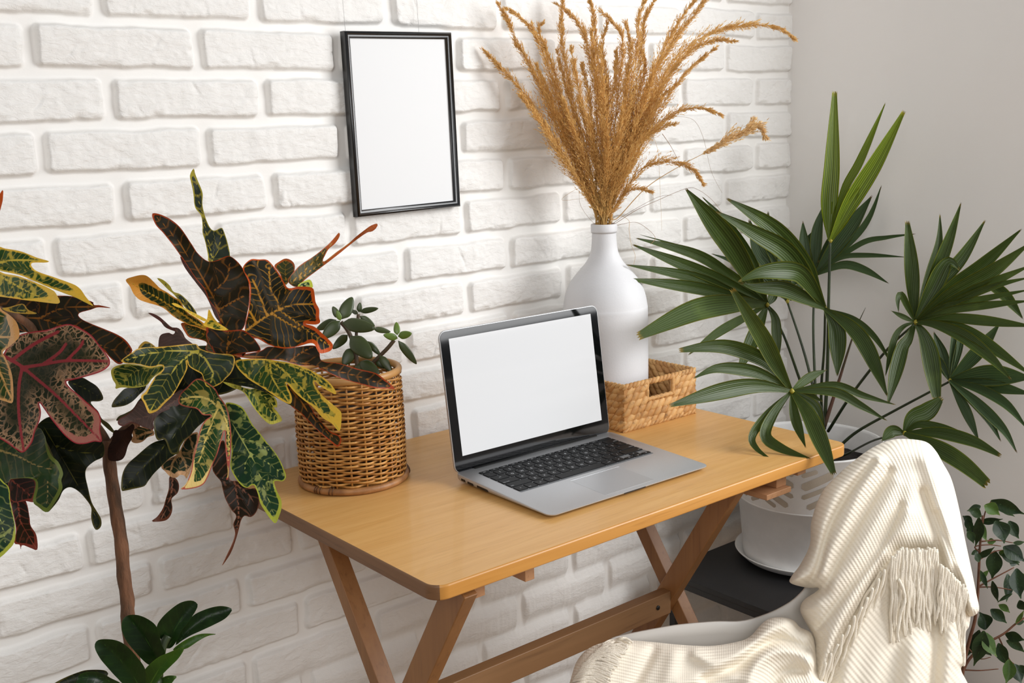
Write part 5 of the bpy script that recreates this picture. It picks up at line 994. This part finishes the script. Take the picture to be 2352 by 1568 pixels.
def seat_ribs(V):
    th = lambda Q: np.interp(Q[:, 0]+.25*(Q[:, 1]-1480), [1300, 1480, 1600, 1690, 1760, 1830, 1880], [10, 4, -10, -14, 20, 62, 78])
    return field(V, th, 7.0, (1290, 1400, 1900, 1640)), V[:, 0]/5
SD = lambda V: 1.625-.07*np.clip((V[:, 1]-1420)/180, 0, 1)+.03*np.clip((V[:, 0]-1310)/560, 0, 1)
cloth('seat_drape', '1300,1600 1312,1555 1325,1518 1350,1490 1390,1474 1440,1470 1500,1474 1560,1480 1630,1483 1690,1474 1722,1462 1748,1434 1768,1420 1795,1417 1822,1424 1838,1440 1862,1452 1872,1475 1878,1540 1885,1620 1300,1620', SD, seat_ribs,
      [('1420,1480 1390,1520 1350,1600', .010, 22), ('1500,1490 1480,1530 1440,1600', -.010, 14), ('1550,1495 1540,1540 1520,1600', .008, 20), ('1600,1500 1640,1520 1700,1500 1760,1450 1800,1430', .014, 18), ('1620,1560 1690,1530 1740,1490 1790,1470 1850,1490', -.016, 12),
       ('1720,1600 1730,1540 1770,1500 1830,1495 1860,1520', .016, 18), ('1770,1600 1790,1550 1840,1540', -.014, 14), ('1560,1570 1640,1545 1700,1560', .008, 18)], roll=.035, rollw=32, step=4)
def tassel(P, D, r=.0021, tw=.0010):
    q = cat([at(u, v, D+dd) for u, v, dd in P], 6); n = len(q); ph = random.uniform(0, 6); b = MB()
    q = [p+RT*tw*math.sin(i*.8+ph)+FW*tw*math.cos(i*.8+ph) for i, p in enumerate(q)]
    b.tube(q, [r*(1+(.14 if tw > .0005 else .05)*math.sin(i*2.1+ph))*(1 if i < n-2 else .7) for i in range(n)], 7); b.build('tassel', M['yarn'], bl)
rt = random.Random(11)
for i in range(30):   # front fringe under the hem
    x = 2048+i*3.6+rt.uniform(-2, 2); y = (1264 if x > 2060 else 1280)-rt.uniform(0, 8); L = 165+rt.uniform(-28, 40)
    d0 = float(HD(np.array([[x, 1290.]]))[0]); sw = rt.uniform(-10, 9)
    tassel([(x, y, .004), (x+sw*.25, y+L*.33, .006), (x+sw*.4+rt.uniform(-4, 4), y+L*.66, .009), (x+sw+(4 if i > 14 else -2), y+L, .012)], d0-.008)
for i in range(24):   # right group
    x = 2160+i*2.6+rt.uniform(-1.5, 1.5); y = 1300+i*2.5-rt.uniform(0, 8); L = 150+rt.uniform(-25, 25)
    d0 = float(HD(np.array([[x, 1350.]]))[0]); sw = rt.uniform(-6, 6)
    tassel([(x, y, .004), (x+sw*.3-2, y+L*.35, .008), (x+sw*.5-3, y+L*.7, .012), (x+sw-4, y+L, .014)], d0-.006)
for i in range(12):   # left group running down the diagonal hem
    t_ = i/11; x = 2046-150*t_; y = 1286+235*t_; L = 95+rt.uniform(-20, 50); d0 = float(HD(np.array([[x, y]]))[0])
    tassel([(x, y, .002), (x-12, y+L*.4, .006), (x-24+rt.uniform(-6, 6), y+L*.75, .010), (x-34+rt.uniform(-8, 10), y+L, .012)], d0-.004)
tassel([(2024, 1312, 0), (1998, 1352, .0), (1974, 1402, -.002), (1980, 1440, 0), (1987, 1464, .002)], 1.645)
tassel([(2026, 1315, 0), (2004, 1360, .0), (1990, 1410, -.002)], 1.645)
tassel([(2062, 1330, 0), (2078, 1362, 0), (2072, 1400, 0), (2062, 1440, 0), (2064, 1474, .0)], 1.63, .0024)
SO_ = cat(cp('F', '1300,1600 1312,1555 1325,1518 1350,1490 1390,1474 1440,1470 1500,1474 1560,1480'), 6)
def sdep(x, y):
    e = min(1, segdist(np.array([[x, y]]), SO_)[0][0]/32); return float(SD(np.array([[x, y]]))[0])+.035*(1-math.sqrt(max(0, 1-(1-e)**2)))-.010*math.exp(-(max(0, 1410-x)/40)**2)-.006
for i in range(44):   # fringe lying around the seat end
    t_ = i/43; x0, y0 = 1448-62*t_+rt.uniform(-5, 5), 1474+112*t_**1.1; x1, y1 = 1398-92*t_**.8, 1476+96*t_**1.5
    pts = []
    for k in range(5):
        s_ = k/4; x = x0+(x1-x0)*s_; y = y0+(y1-y0)*s_-10*math.sin(PI*s_)+rt.uniform(-3, 3)+(8*s_ if t_ > .1 else 2*s_); pts.append((x, y, sdep(x, y)))
    tassel(pts, 0, .0019, .0002)
